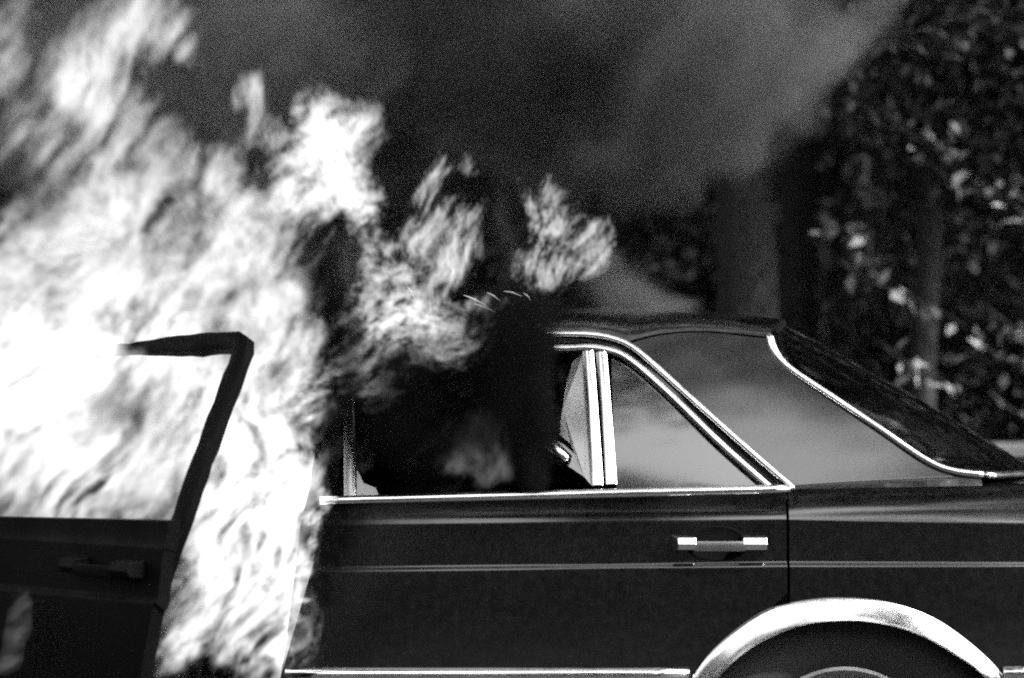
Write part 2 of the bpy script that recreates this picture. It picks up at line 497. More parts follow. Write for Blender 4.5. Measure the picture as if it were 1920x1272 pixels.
# behind the camera: tree row added for shade and dark reflections, plus reflected spires
t_pts = np.stack([r.uniform(-60, 60, 2600), r.uniform(-17, -13.5, 2600), r.uniform(0.3, 7.0, 2600)], 1)
tl = fast_mesh('shade_treeline', *leaf_cloud(t_pts, 22, (0.6, 0.6, 0.5), 0.55, 42), LEAF2)
tag(tl, 'unseen row of trees across the road, added for dark reflections and shade', 'shade_treeline', kind='stuff')
for (sx_, top_), lb_ in zip(((1.16, 13.7), (1.75, 13.0)), ('tall spire tree reflected beside the divider bars in the quarter window', 'lower spire tree reflected further back in the quarter window')):
    zz_ = r.uniform(0, 1, 260) ** 0.6
    an_ = r.uniform(0, 2 * math.pi, 260); rr_ = 1.25 * zz_ * np.sqrt(r.uniform(0.1, 1, 260))
    make_tree((sx_, -15.6, 0), 0.2, top_ - 0.8, 0.0, np.stack([sx_ + rr_ * np.cos(an_), -15.6 + rr_ * np.sin(an_), top_ - zz_ * 9.0], 1), 50, (0.16, 0.16, 0.2), 0.22, LEAF2, lb_, int(top_ * 10), name='spire_tree')

# ------------------------------------------------------------------ the car
car = empty('burning_car', (-0.5, CY, 0))
tag(car, 'black four-door saloon with chrome trim, its front cabin on fire', 'car')

def zb(x): return 0.906 + (min(x, 0.62) + 0.405) * 0.0253 + max(0, x - 0.62) * 0.015
def zc1(x): return lerp(x, [-3.0, -0.404, 0.572, 1.076, 2.0], [0.845, 0.857, 0.868, 0.858, 0.84])
def zc2(x): return lerp(x, [-3.0, -0.403, 0.56, 1.075, 2.0], [0.757, 0.764, 0.775, 0.773, 0.76])
ZS = 0.547
def side_y(x, z):
    c1, c2, b = zc1(x), zc2(x), zb(x)
    A = lerp(x, [-3, 0.575, 0.59, 0.75, 1.08, 2.0], [0.0055, 0.0055, 0.011, 0.015, 0.022, 0.03])
    pw = lerp(x, [-3, 0.575, 0.59, 1.08], [4.2, 4.2, 2.6, 1.9])
    low = -0.006 + 0.28 * max(0, c2 - z) ** 2 + (1.3 * (0.40 - z) ** 2 if z < 0.40 else 0)
    s = sstep((z - c2) / 0.011 + 0.5)
    y = low * (1 - s) + 0.0015 * s
    if z > c1:
        t = min((z - c1) / (b - c1), 1.0)
        y = 0.0015 + A * (1 - (1 - t) ** pw)
    u = (x + 0.5) / 2.5
    return y + 0.075 * abs(u) ** 3.2
def yg(x, z):
    t = max(z - zb(x), 0)
    return 0.045 + t * 0.36 + 0.22 * t * t
def gp(x, z, off=0.0):
    return np.array([x, yg(x, z) - off, z])

ROWS = []
for base, offs in (('c2', (-0.04, -0.015, -0.008, -0.005, -0.0025, 0, 0.0025, 0.005, 0.008, 0.02, 0.04)),
                   ('c1', (-0.02, -0.008, -0.003, -0.001, 0.001, 0.003, 0.006, 0.010, 0.016, 0.024, 0.034))):
    for o_ in offs: ROWS.append((base, o_))
def row_z(x, zlow):
    zz = [zlow + (zc2(x) - 0.06 - zlow) * t for t in np.linspace(0, 1, 12)]
    k_ = (zb(x) - zc1(x)) / 0.055
    for b_, o_ in ROWS: zz.append(zc2(x) + o_ if b_ == 'c2' else zc1(x) + o_ * (min(k_, 1.0) if o_ > 0 else 1.0))
    zz += [zb(x) - 0.008, zb(x)]
    return [max(z, zlow) for z in zz]

ARCH_O = [(0.30, 0.30), (0.34, 0.47), (0.382, 0.545), (0.425, 0.600), (0.492, 0.656), (0.548, 0.686), (0.627, 0.702), (0.705, 0.705), (0.795, 0.695), (0.884, 0.664), (0.962, 0.612), (1.026, 0.553), (1.06, 0.50), (1.10, 0.36)]
ARCH_I = [(0.355, 0.30), (0.395, 0.48), (0.430, 0.537), (0.469, 0.578), (0.526, 0.617), (0.604, 0.648), (0.682, 0.658), (0.761, 0.653), (0.850, 0.628), (0.928, 0.584), (0.972, 0.554), (1.005, 0.51), (1.045, 0.36)]
ax_ = [p[0] for p in ARCH_I]; az_ = [p[1] for p in ARCH_I]
def arch_z(x, dx=0.0):
    x = x - dx
    if x < ax_[0] or x > ax_[-1]: return 0.27
    return max(0.27, lerp(x, ax_, az_) + 0.006)

def panel_columns(xs, low):
    return [[(x, side_y(x, z), z) for z in row_z(x, low(x))] for x in xs]

def panel_between(xl, xr, low, nx=40):
    P = []
    for i in range(nx + 1):
        t = i / nx
        col = []
        x = xl(0.8) * (1 - t) + xr(0.8) * t
        for z0 in row_z(x, low):
            xx = xl(z0) * (1 - t) + xr(z0) * t
            col.append((xx, side_y(xx, z0), z0))
        P.append(col)
    return P

def door_front(z): return lerp(z, [0.27, 0.537, 0.764, 0.907, 1.3], [-0.560, -0.486, -0.420, -0.398, -0.385])
def door_rear(z): return lerp(z, [0.27, 0.50, 0.545, 0.60, 0.656, 0.680, 0.690, 1.0], [0.31, 0.365, 0.390, 0.434, 0.500, 0.545, 0.578, 0.578])

# --- quarter panel with the wheel opening
xq = np.unique(np.r_[np.linspace(0.584, 1.02, 40), np.linspace(1.02, 1.10, 12), np.linspace(1.10, 1.92, 20)])
PQ = panel_columns(xq, arch_z)
# the lip in front of the wheel, under the door
quarter = mesh('rear_quarter_panel', *grid(PQ), PAINT, car, sharp=60, solid=0.008)
mesh('rear_quarter_panel', *mirror(grid(PQ)), PAINT, car, sharp=60, solid=0.008)

# --- roof rail line, door frame line, pillar
RAIL = [(-1.16, 1.205), (-0.95, 1.245), (-0.4, 1.268), (0.095, 1.266), (0.166, 1.265), (0.213, 1.259), (0.26, 1.241), (0.306, 1.203), (0.395, 1.118), (0.505, 1.015), (0.598, 0.931)]
rail2 = catmull([(a, 0, b) for a, b in RAIL], 90)
rail = np.array([gp(p[0], p[2], 0.004) for p in rail2])
GLASS_EDGE = [(0.574, 1.256), (0.578, 1.234), (0.606, 1.193), (0.698, 1.126), (0.795, 1.057), (0.880, 0.995), (0.935, 0.970), (1.005, 0.960)]
gedge = catmull([(a, 0, b) for a, b in GLASS_EDGE], 40)

# C pillar: from the rail line back to the rear window
TOPB = catmull([(0.252, 0, 1.247), (0.33, 0, 1.266), (0.43, 0, 1.272), (0.574, 0, 1.258)], 30)
railp = rail2[rail2[:, 0] >= 0.25][::-1]              # from the belt upwards
railp = catmull(railp, 36); railp[:, 0] += 0.004
left = railp; right = catmull(gedge[::-1], 36); right[:, 0] -= 0.004
bot = np.stack([np.linspace(left[0][0], right[0][0], 30), np.zeros(30), np.linspace(left[0][2], right[0][2], 30)], 1)
P = []
for i in range(36):
    v = i / 35; rowp = []
    for j in range(30):
        u = j / 29
        q = (1 - u) * left[i] + u * right[i] + (1 - v) * bot[j] + v * TOPB[j] \
            - ((1 - u) * (1 - v) * bot[0] + u * (1 - v) * bot[-1] + (1 - u) * v * TOPB[0] + u * v * TOPB[-1])
        rowp.append((q[0], yg(q[0], q[2]), q[2]))
    P.append(rowp)
# fillet down into the shoulder
fil = []
for k in range(5, 0, -1):
    t = k / 5
    fil.append([(p[0], p[1] * (1 - t) + (side_y(p[0], zb(p[0])) + 0.002) * t, p[2] - (p[2] - zb(p[0]) + 0.006) * t ** 0.6 if False else p[2] * (1 - t) + (zb(p[0]) - 0.008) * t) for p in P[0]])
P = fil + P
PILLAR = grid(P, flip=True)
mesh('rear_pillar', *PILLAR, PAINT, car)
mesh('rear_pillar', *mirror(PILLAR), PAINT, car)

# roof
edge_pts = [p for p in rail2 if p[0] < 0.245] + list(TOPB)
edge_pts = catmull(edge_pts, 60)
CEN_X = np.linspace(-1.02, 0.69, 60)
cz = lambda x: lerp(x, [-1.05, -0.8, -0.4, 0.1, 0.35, 0.5, 0.62, 0.69], [1.305, 1.335, 1.352, 1.355, 1.352, 1.343, 1.331, 1.321])
def roof_half():
    P = []
    for i in range(60):
        e = edge_pts[i]; e = np.array([e[0], yg(e[0], e[2]), e[2] + 0.002])
        c = np.array([CEN_X[i], CY, cz(CEN_X[i])])
        rowp = []
        for j in range(25):
            w = j / 24
            p0 = e; p3 = c
            p1 = e + np.array([0, 0.028, 0.055]) * (c[2] - e[2]) / 0.075; p2 = np.array([c[0], CY - 0.52, c[2]])
            q = (1 - w) ** 3 * p0 + 3 * (1 - w) ** 2 * w * p1 + 3 * (1 - w) * w * w * p2 + w ** 3 * p3
            wy = (q[1] - e[1]) / (CY - e[1])
            q[0] = e[0] + (c[0] - e[0]) * (1 - (1 - wy) ** 2)
            rowp.append(q)
        P.append(rowp)
    return P
RH = roof_half()
full = [row + [np.array([q[0], 2 * CY - q[1], q[2]]) for q in row[::-1][1:]] for row in RH]
roof = mesh('roof', *grid(full), PAINT, car, solid=0.02)

HALF_ROUND = [(0.009 * math.cos(a), 0.0075 * math.sin(a)) for a in np.linspace(-1.75, 1.75, 9)]
def flat_trim(h, d=0.008):
    return [(-0.004, -h), (0.35 * d, -h), (0.85 * d, -0.72 * h), (d, 0), (0.85 * d, 0.72 * h), (0.35 * d, h), (-0.004, h)]
def out_n(path, up=0.35):
    return lambda i: (0, -1, up)
rk = int(np.searchsorted(rail[:, 0], 0.075))
mesh('drip_rail', *sweep(rail[rk:], flat_trim(0.0072), out_n(rail, 0.38)), CHROME, roof, sharp=70)
mesh('drip_rail', *sweep(rail[8:rk + 1], flat_trim(0.0068, 0.006), out_n(rail, 0.38)), CHAR, roof, sharp=70)

# --- rear window
def rear_glass():
    near = catmull([gp(p[0], p[2], -0.004) for p in gedge], 30)
    cen = catmull([(0.69, CY, 1.322), (0.80, CY, 1.268), (0.90, CY, 1.209), (1.11, CY, 1.090), (1.25, CY, 1.002), (1.325, CY, 0.948)], 30)
    P = []
    for i in range(30):
        rowp = []
        for j in range(25):
            w = j / 24; q = 1 - (1 - w) ** 2.1
            y = near[i][1] + (CY - near[i][1]) * w
            rowp.append(np.array([near[i][0] + (cen[i][0] - near[i][0]) * q, y, near[i][2] + (cen[i][2] - near[i][2]) * q]))
        P.append(rowp)
    return [row + [np.array([q[0], 2 * CY - q[1], q[2]]) for q in row[::-1][1:]] for row in P], near
RG, near_edge = rear_glass()
rear_window = mesh('rear_window', *grid(RG), REARGLASS, car)
tp = [gp(0.566, 1.266, 0.004)] + [gp(p[0], p[2], 0.004) for p in gedge]
TRIM = flat_trim(0.0075)
mesh('chrome_trim', *sweep(tp, TRIM, (0.1, -1, 0.55)), CHROME, rear_window)
lowp = [np.array(q) + np.array([0.008, 0, -0.002]) for q in RG[-1]]
mesh('chrome_trim', *sweep(lowp, TRIM, (0.75, 0, 0.9)), CHROME, rear_window)
mesh('chrome_trim', *mirror(sweep(tp, TRIM, (0.1, -1, 0.55))), CHROME, rear_window)
topp = [np.array(q) + np.array([-0.002, 0, 0.004]) for q in RG[0][2:-2]]
mesh('rubber_seal', *sweep(topp, [(a * 0.7, b) for a, b in HALF_ROUND], (0.3, 0, 1)), SEAL_SHADE, rear_window)

# --- boot lid and tail
P = []
for i in range(24):
    u = i / 23; rowp = []
    for j in range(33):
        w = j / 32 * 2 - 1
        wa = abs(w)
        y = CY + w * (CY - 0.075 - 0.02 * u)
        x0 = 1.010 + 0.318 * (1 - wa ** 2.1)
        x = x0 + (1.93 - x0) * u
        z = 0.941 + 0.006 * (1 - wa ** 2.5) - 0.035 * u ** 2
        if u > 0.93: z -= 0.03 * ((u - 0.93) / 0.07) ** 2
        rowp.append((x, y, z))
    P.append(rowp)
boot = mesh('boot_lid', *grid(P), PAINT, car, solid=0.01)
P = [[(1.925 + 0.02 * math.sin(math.pi * k / 8), y, z) for k, z in enumerate(np.linspace(0.30, 0.90, 9))] for y in np.linspace(0.12, 2 * CY - 0.12, 12)]
mesh('tail_panel', *grid(P), PAINT, car, solid=0.01)
for y0, y1 in ((0.14, 0.50), (2 * CY - 0.50, 2 * CY - 0.14)):
    mesh('tail_light', *box(1.94, 1.965, y0, y1, 0.62, 0.80), LAMP, car, bevel=0.01)
mesh('rear_bumper', *sweep([(1.5, 0.03, 0.47), (1.85, 0.05, 0.47), (2.0, 0.14, 0.47), (2.06, 0.5, 0.47), (2.07, CY, 0.47), (2.06, 2 * CY - 0.5, 0.47), (2.0, 2 * CY - 0.14, 0.47), (1.85, 2 * CY - 0.05, 0.47)],
     [(0.02, -0.07), (0.04, -0.05), (0.04, 0.05), (0.02, 0.07), (-0.01, 0.07), (-0.01, -0.07)], lambda i: ((0, -1, 0), (0.3, -1, 0), (1, -1, 0), (1, -.1, 0), (1, 0, 0), (1, .1, 0), (1, 1, 0), (.3, 1, 0))[i]), CHROME, car, sharp=30)

# --- wheel opening trim
o2 = catmull([(a, 0, b) for a, b in ARCH_O], 60); i2 = catmull([(a, 0, b) for a, b in ARCH_I], 60)
P = []
for k in range(60):
    o_, i_ = o2[k], i2[k]
    col = []
    for t, dy in ((0.0, 0.001), (0.012, -0.0045), (0.10, -0.0080), (0.35, -0.0138), (0.65, -0.0206), (0.90, -0.0262), (0.975, -0.0272), (1.0, -0.022), (1.02, -0.002), (1.03, 0.03)):
        q = o_ + (i_ - o_) * t
        col.append((q[0], side_y(q[0], max(q[2], 0.45)) + dy, q[2]))
    P.append(col)
ARCHT = grid(P)
mesh('wheel_arch_trim', *ARCHT, CHROME, car, sharp=50)
mesh('wheel_arch_trim', *mirror(ARCHT), CHROME, car, sharp=50)
STRIP = [(0.0, -0.016), (0.005, -0.0155), (0.014, -0.006), (0.0145, 0.0), (0.012, 0.008), (0.006, 0.0145), (0.0, 0.016)]
def strip_path(x0, x1, n=12): return [(x, side_y(x, ZS) - 0.001, ZS - 0.004 + 0.010 * max(0, x) ** 2 * 0) for x in np.linspace(x0, x1, n)]
mesh('rub_strip', *sweep(strip_path(1.035, 1.50), STRIP, (0, -1, 0.32)), CHROME, car)

# --- rear door
rear_door = mesh('rear_door', *grid(panel_between(door_front, door_rear, 0.27, 48)), PAINT, car, sharp=60, solid=0.022)
mesh('rub_strip', *sweep(strip_path(-0.475, 0.372), STRIP, (0, -1, 0.32)), CHROME, rear_door)
belt = [(x, side_y(x, zb(x)) + 0.004, zb(x)) for x in np.linspace(-0.404, 0.586, 24)]
mesh('belt_trim', *sweep(belt, [(-0.012, -0.0095), (0.006, -0.0095), (0.011, -0.007), (0.0125, 0.0), (0.011, 0.007), (0.006, 0.0095), (-0.012, 0.0095)], (0, -1, 0.38)), CHROME, rear_door)
# window frame: strip between rail and glass, and its front upright
inner = catmull([(-0.345, 0, 0.910), (-0.352, 0, 1.05), (-0.362, 0, 1.215), (-0.345, 0, 1.232), (-0.2, 0, 1.236), (0.106, 0, 1.234), (0.165, 0, 1.236), (0.213, 0, 1.230), (0.259, 0, 1.209), (0.338, 0, 1.138), (0.448, 0, 1.026), (0.548, 0, 0.934)], 110)
outer = catmull([(-0.390, 0, 0.908), (-0.390, 0, 1.05), (-0.392, 0, 1.225), (-0.375, 0, 1.256), (-0.2, 0, 1.259), (0.095, 0, 1.257), (0.164, 0, 1.256), (0.211, 0, 1.249), (0.255, 0, 1.232), (0.300, 0, 1.194), (0.389, 0, 1.109), (0.499, 0, 1.006), (0.584, 0, 0.930)], 110)
P = [[gp(a[0], a[2], 0.004), gp((a[0] * 2 + b[0]) / 3, (a[2] * 2 + b[2]) / 3, 0.000), gp((a[0] + 2 * b[0]) / 3, (a[2] + 2 * b[2]) / 3, -0.001), gp(b[0], b[2], -0.006)] for a, b in zip(outer, inner)]
mesh('window_frame', *grid(P, flip=True), PAINT, rear_door, solid=0.03)
inn = [gp(p[0], p[2], 0.003) for p in inner]
ik = 22 + int(np.searchsorted([p[0] for p in inn[22:]], 0.085))
mesh('window_trim', *sweep(inn[ik:], flat_trim(0.0078), (0, -1, 0.38)), CHROME, rear_door, sharp=70)
mesh('window_trim', *sweep(inn[22:ik + 1], flat_trim(0.0075, 0.006), (0, -1, 0.38)), CHAR, rear_door, sharp=70)
mesh('front_channel', *sweep(inn[:18], [(0.004, -0.012), (0.007, -0.006), (0.007, 0.006), (0.004, 0.012), (-0.006, 0.012), (-0.006, -0.012)], (0, -1, 0.4)), STEEL, rear_door, sharp=40)
# two bright dividers in front of the fixed quarter light
for (xt, zt), (xb, zl) in (((0.168, 1.226), (0.183, 0.937)), ((0.197, 1.224), (0.212, 0.939))):
    pth = [gp(xt + (xb - xt) * t, zt + (zl - zt) * t, 0.002) for t in np.linspace(0, 1, 12)]
    mesh('divider_bar', *sweep(pth, [(-0.010, -0.0115), (0.004, -0.0115), (0.0065, -0.007), (0.007, 0.0), (0.0065, 0.007), (0.004, 0.0115), (-0.010, 0.0115)], (0, -1, 0.4)), CHROME, rear_door, sharp=50)
# fixed quarter light
topq = [p for p in inner if p[0] > 0.21 and p[2] > 0.934]
P = []
for p in topq:
    P.append([gp(p[0], z, -0.010) for z in np.linspace(0.925, p[2], 14)])
mesh('quarter_window', *grid(P), GLASS, rear_door)
# what is left of the shattered pane
def shard(outline, th=0.004):
    n = len(outline)
    V = [gp(a, b, -0.010) for a, b in outline] + [gp(a, b, -0.010 - th) for a, b in outline]
    F = [tuple(range(n))[::-1], tuple(range(n, 2 * n))] + [(i, (i + 1) % n, n + (i + 1) % n, n + i) for i in range(n)]
    return V, F
mesh('torn_trim', *sweep(catmull([gp(0.076, 1.026, 0.004), gp(0.092, 1.018, 0.012), gp(0.110, 1.002, 0.010), gp(0.122, 0.990, 0.002)], 8), [(0.0, -0.013), (0.003, 0.0), (0.0, 0.013), (-0.001, 0.012), (0.002, 0.0), (-0.001, -0.012)], (0.1, -1, 0.42)), CHROME, rear_door)
mesh('glass_shard', *shard([(0.172, 0.935), (0.155, 0.955), (0.110, 0.985), (0.088, 1.000), (0.078, 1.020), (0.092, 1.034), (0.112, 1.024), (0.134, 1.004), (0.126, 1.026), (0.104, 1.044), (0.106, 1.070), (0.110, 1.100), (0.116, 1.135), (0.124, 1.170), (0.134, 1.205), (0.160, 1.228), (0.172, 1.10)]), GLASS, rear_door, smooth=False)
mesh('glass_shard', *shard([(-0.345, 0.915), (-0.285, 0.917), (-0.292, 0.932), (-0.318, 0.942), (-0.330, 0.965), (-0.345, 0.978)]), GLASS, rear_door, smooth=False)
# pull handle: two chrome blocks, a bar between them, a dark dish behind for the shade of the hollow
def handle(x0, x1, z, yf):
    mounts = []
    for a, b, fl in ((x0, x0 + 0.052, 0), (x1 - 0.056, x1, 1)):
        fa, fb_ = (0.012, 0.002) if fl == 0 else (0.002, 0.004)
        zt, zl = z + 0.016, z - 0.015
        prof = [(0.004, zl, 0), (-0.032, zl + 0.005, 1), (-0.038, zt - 0.015, 1), (-0.032, zt, 1), (0.004, zt + 0.002, 0)]
        Vb = [(a + fa * q, yf + dy, zz) for dy, zz, q in prof] + [(b - fb_ * q, yf + dy, zz) for dy, zz, q in prof]
        Fb = [(k_, k_ + 5, k_ + 6, k_ + 1) for k_ in range(4)] + [(0, 1, 2, 3, 4), (9, 8, 7, 6, 5)]
        mounts.append((Vb, Fb))
    xm0, xm1 = x0 + 0.046, x1 - 0.050
    pth = [(xm0 + (xm1 - xm0) * t, yf - 0.031 - 0.003 * math.sin(math.pi * t), z - 0.003) for t in np.linspace(0, 1, 9)]
    bar = sweep(pth, [(0.003, -0.011), (0.005, -0.004), (0.002, 0.009), (-0.005, 0.011), (-0.006, -0.011)], (0, -1, -0.05))
    return mounts, bar
mounts, bar = handle(0.334, 0.536, 0.817, side_y(0.43, 0.817))
for mt in mounts: mesh('handle_mount', *mt, CHROME, rear_door, smooth=False, bevel=0.002)
mesh('handle_grip', *bar, STEEL, rear_door, sharp=40)
# finger hollow: its shade as a dark dish set just proud of the skin
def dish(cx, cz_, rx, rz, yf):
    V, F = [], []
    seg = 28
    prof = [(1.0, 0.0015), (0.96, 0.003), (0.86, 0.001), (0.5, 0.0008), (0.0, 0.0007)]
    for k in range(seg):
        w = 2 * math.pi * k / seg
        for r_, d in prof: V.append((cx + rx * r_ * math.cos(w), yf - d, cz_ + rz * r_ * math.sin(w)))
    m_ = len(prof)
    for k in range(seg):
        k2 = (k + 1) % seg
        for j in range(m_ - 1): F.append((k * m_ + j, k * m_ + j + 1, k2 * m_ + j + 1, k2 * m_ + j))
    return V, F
mesh('finger_hollow_shade', *dish(0.430, 0.818, 0.068, 0.038, side_y(0.43, 0.82)), SEAL_SHADE, rear_door)

# --- pillars, sills, inner structure
def prism_path(path, w, d, out=(0, -1, 0.3)):
    return sweep(path, [(d, -w), (d, w), (-d, w), (-d, -w)], out)
bp = [np.array(gp(-0.405 + 0.01 * k, 0.915 + 0.085 * k, -0.045)) for k in range(5)]
lowb = [np.array([-0.50, 0.10, 0.30]), np.array([-0.45, 0.085, 0.60]), np.array([-0.42, 0.085, 0.85])]
pil = prism_path(lowb + bp, 0.030, 0.03)
mesh('door_pillar', *pil, CHAR, car, sharp=40); mesh('door_pillar', *mirror(pil), CHAR, car, sharp=40)
apil = prism_path([gp(-1.16, 1.205, -0.01), np.array([-1.32, 0.165, 1.12]), np.array([-1.52, 0.115, 1.01]), np.array([-1.70, 0.085, 0.925])], 0.028, 0.025, (0.2, -1, 0.3))
mesh('windscreen_pillar', *apil, CHAR, car, sharp=40); mesh('windscreen_pillar', *mirror(apil), CHAR, car, sharp=40)
hdr = prism_path([np.array(gp(-1.14, 1.215, -0.02)), np.array([-1.07, 0.45, 1.285]), np.array([-1.03, CY, 1.295]), np.array([-1.07, 2 * CY - 0.45, 1.285]), np.array([-1.14, 2 * CY - 0.235, 1.215])], 0.03, 0.02, (0, 0, 1))
mesh('windscreen_header', *hdr, CHAR, car, sharp=40)
sil = box(-1.75, 0.34, 0.045, 0.16, 0.20, 0.33)
mesh('sill', *sil, PAINT, car, smooth=False, bevel=0.02); mesh('sill', *mirror(sil), PAINT, car, smooth=False, bevel=0.02)
mesh('floor_pan', *box(-1.80, 1.90, 0.10, 2 * CY - 0.10, 0.22, 0.30), UNDER, car, smooth=False)
def well(cx):
    P = []
    for k in range(19):
        a = math.pi * k / 18 * 1.1 - 0.05 * math.pi
        P.append([(cx + 0.385 * math.cos(a), y, 0.31 + 0.38 * math.sin(a)) for y in (0.015, 0.10, 0.34)])
    v = grid(P)
    bk = [(cx + 0.385 * math.cos(math.pi * k / 18 * 1.1 - 0.05 * math.pi), 0.34, 0.31 + 0.38 * math.sin(math.pi * k / 18 * 1.1 - 0.05 * math.pi)) for k in range(19)]
    return join(v, (bk, [tuple(range(19))]))
for cx in (0.705, -2.165):
    mesh('wheel_well', *well(cx), UNDER, car, sharp=40); mesh('wheel_well', *mirror(well(cx)), UNDER, car, sharp=40)

# --- wheels
def make_wheel(cx, side):
    cyy = 0.14 if side < 0 else 2 * CY - 0.14
    c = (cx, cyy, 0.352)
    t_prof = [(0.195, -0.09), (0.215, -0.10), (0.28, -0.105), (0.33, -0.095), (0.346, -0.07), (0.348, 0.0), (0.346, 0.07), (0.333, 0.092), (0.30, 0.104), (0.262, 0.107), (0.225, 0.102), (0.205, 0.094), (0.195, 0.088)]
    w = mesh('rear_wheel' if cx > 0 else 'front_wheel', *lathe(t_prof, 56, c, side), RUBBER, car, sharp=50)
    r_prof = [(0.205, 0.090), (0.203, 0.099), (0.196, 0.101), (0.190, 0.094), (0.178, 0.080), (0.165, 0.060), (0.15, 0.052), (0.10, 0.060), (0.0, 0.066)]
    mesh('rim', *lathe(r_prof, 56, c, side), STEEL, w, sharp=50)
    h_prof = [(0.140, 0.058), (0.142, 0.072), (0.125, 0.084), (0.06, 0.092), (0.055, 0.098), (0.0, 0.101)]
    mesh('hub_cap', *lathe(h_prof, 56, c, side), CHROME, w, sharp=40)
for cx in (0.705, -2.165):
    for s in (-1, 1): make_wheel(cx, s)

# --- front wings, bonnet, nose
def arch_front(x): return arch_z(x, -2.87)
xf_ = np.r_[np.linspace(-2.96, -2.55, 14), np.linspace(-2.54, -1.79, 40), np.linspace(-1.78, -1.44, 8)]
PF = panel_columns(xf_, arch_front)
mesh('front_wing', *grid(PF), CHAR, car, sharp=60, solid=0.008); mesh('front_wing', *mirror(grid(PF)), PAINT, car, sharp=60, solid=0.008)
P = [[(x + 0.10 * (abs(w) ** 2), CY + w * (CY - 0.055 - side_y(x, zb(x)) * 0.3), zb(x) - 0.004 + 0.03 * (1 - w * w) - 0.06 * ((-1.6 - x) / 1.4) ** 2) for w in np.linspace(-1, 1, 21)] for x in np.linspace(-2.98, -1.72, 16)]
mesh('bonnet', *grid(P), CHAR, car, solid=0.01)
P = [[(-2.985 + 0.10 * abs(w) ** 2, CY + w * (CY - 0.10), z) for z in np.linspace(0.32, 0.84, 6)] for w in np.linspace(-1, 1, 13)]
mesh('nose_panel', *grid(P, flip=True), CHAR, car)
mesh('front_bumper', *sweep([(-2.55, 0.02, 0.46), (-2.9, 0.06, 0.46), (-3.05, 0.25, 0.46), (-3.1, CY, 0.46), (-3.05, 2 * CY - 0.25, 0.46), (-2.9, 2 * CY - 0.06, 0.46)],
     [(0.03, -0.07), (0.04, 0.0), (0.03, 0.07), (-0.01, 0.07), (-0.01, -0.07)], lambda i: ((0, -1, 0), (-.4, -1, 0), (-1, -.6, 0), (-1, 0, 0), (-1, .6, 0), (-.4, 1, 0))[i]), CHROME, car, sharp=30)
mesh('bulkhead', *box(-1.78, -1.70, 0.10, 2 * CY - 0.10, 0.28, 0.90), CHAR, car, smooth=False)

# --- cabin
mesh('dashboard', *sweep([(-1.42, y, 0.80) for y in np.linspace(0.14, 2 * CY - 0.14, 6)], [(-0.24, 0.26), (0.02, 0.24), (0.09, 0.12), (0.02, -0.05), (-0.2, -0.12)], (0.2, 0, 1)), CHAR, car, sharp=40)
def seat(x, y0, y1, head=True):
    V1 = sweep([(x + 0.02, y, 0.42) for y in np.linspace(y0, y1, 7)], [(-0.10, -0.30), (0.04, -0.30), (0.09, -0.24), (0.05, 0.0), (0.03, 0.24), (-0.10, 0.26)], (0, 0, 1))
    bk = sweep([(x + 0.30 - 0.02 * math.sin(math.pi * t), y0 + (y1 - y0) * t, 0.70) for t in np.linspace(0, 1, 7)], [(-0.28, 0.05), (-0.28, -0.09), (0.12, -0.075), (0.22, -0.04), (0.24, 0.0), (0.20, 0.045)], (0.28, 0, 1))
    return V1, bk
for y0, y1 in ((0.22, 0.78), (1.08, 1.64)):
    cu, bk = seat(-1.02, y0, y1)
    s = mesh('front_seat', *cu, VINYL, car, sharp=50)
    mesh('backrest', *bk, VINYL, s, sharp=50)
    ym = (y0 + y1) / 2
    mesh('headrest', *sweep([(-0.64, y, 1.00) for y in np.linspace(ym - 0.14, ym + 0.14, 6)], [(-0.07, 0.035), (-0.07, -0.04), (0.05, -0.035), (0.08, 0.0), (0.05, 0.035)], (0.2, 0, 1)), VINYL, s, sharp=50)
cu, bk = seat(0.22, 0.20, 2 * CY - 0.20)
s = mesh('rear_seat', *cu, VINYL, car, sharp=50); mesh('backrest', *bk, VINYL, s, sharp=50)
for ym in (0.50, 2 * CY - 0.50):
    mesh('headrest', *sweep([(0.62, y, 0.985) for y in np.linspace(ym - 0.14, ym + 0.14, 6)], [(-0.05, 0.035), (-0.05, -0.04), (0.04, -0.035), (0.06, 0.0), (0.04, 0.035)], (0.2, 0, 1)), VINYL, s, sharp=50)
mesh('parcel_shelf', *box(0.60, 1.22, 0.16, 2 * CY - 0.16, 0.88, 0.90), VINYL, car, smooth=False)
circ = [(-1.18 + 0.06 * math.cos(a), 0.50 + 0.19 * math.sin(a), 0.80 + 0.17 * math.cos(a)) for a in np.linspace(0, 2 * math.pi, 25)]
sw = mesh('steering_wheel', *tube(circ, 0.013, 8), CHAR, car)
mesh('spoke', *tube([(-1.14, 0.31, 0.80), (-1.18, 0.50, 0.80), (-1.14, 0.69, 0.80)], 0.014, 6), CHAR, sw)
# far side doors, closed
far_front = lambda z: -1.432
PD = panel_between(door_front, door_rear, 0.27, 24)
fd = mesh('rear_door', *mirror(grid(PD)), PAINT, car, sharp=60, solid=0.022)
Pfr = [[gp(a[0], a[2], 0.004), gp(b[0], b[2], -0.006)] for a, b in zip(outer, inner)]
mesh('window_frame', *mirror(grid(Pfr, flip=True)), PAINT, fd, solid=0.03)
PD2 = panel_between(far_front, lambda z: door_front(z) - 0.007, 0.27, 24)
fd2 = mesh('front_door', *mirror(grid(PD2)), CHAR, car, sharp=60, solid=0.022)

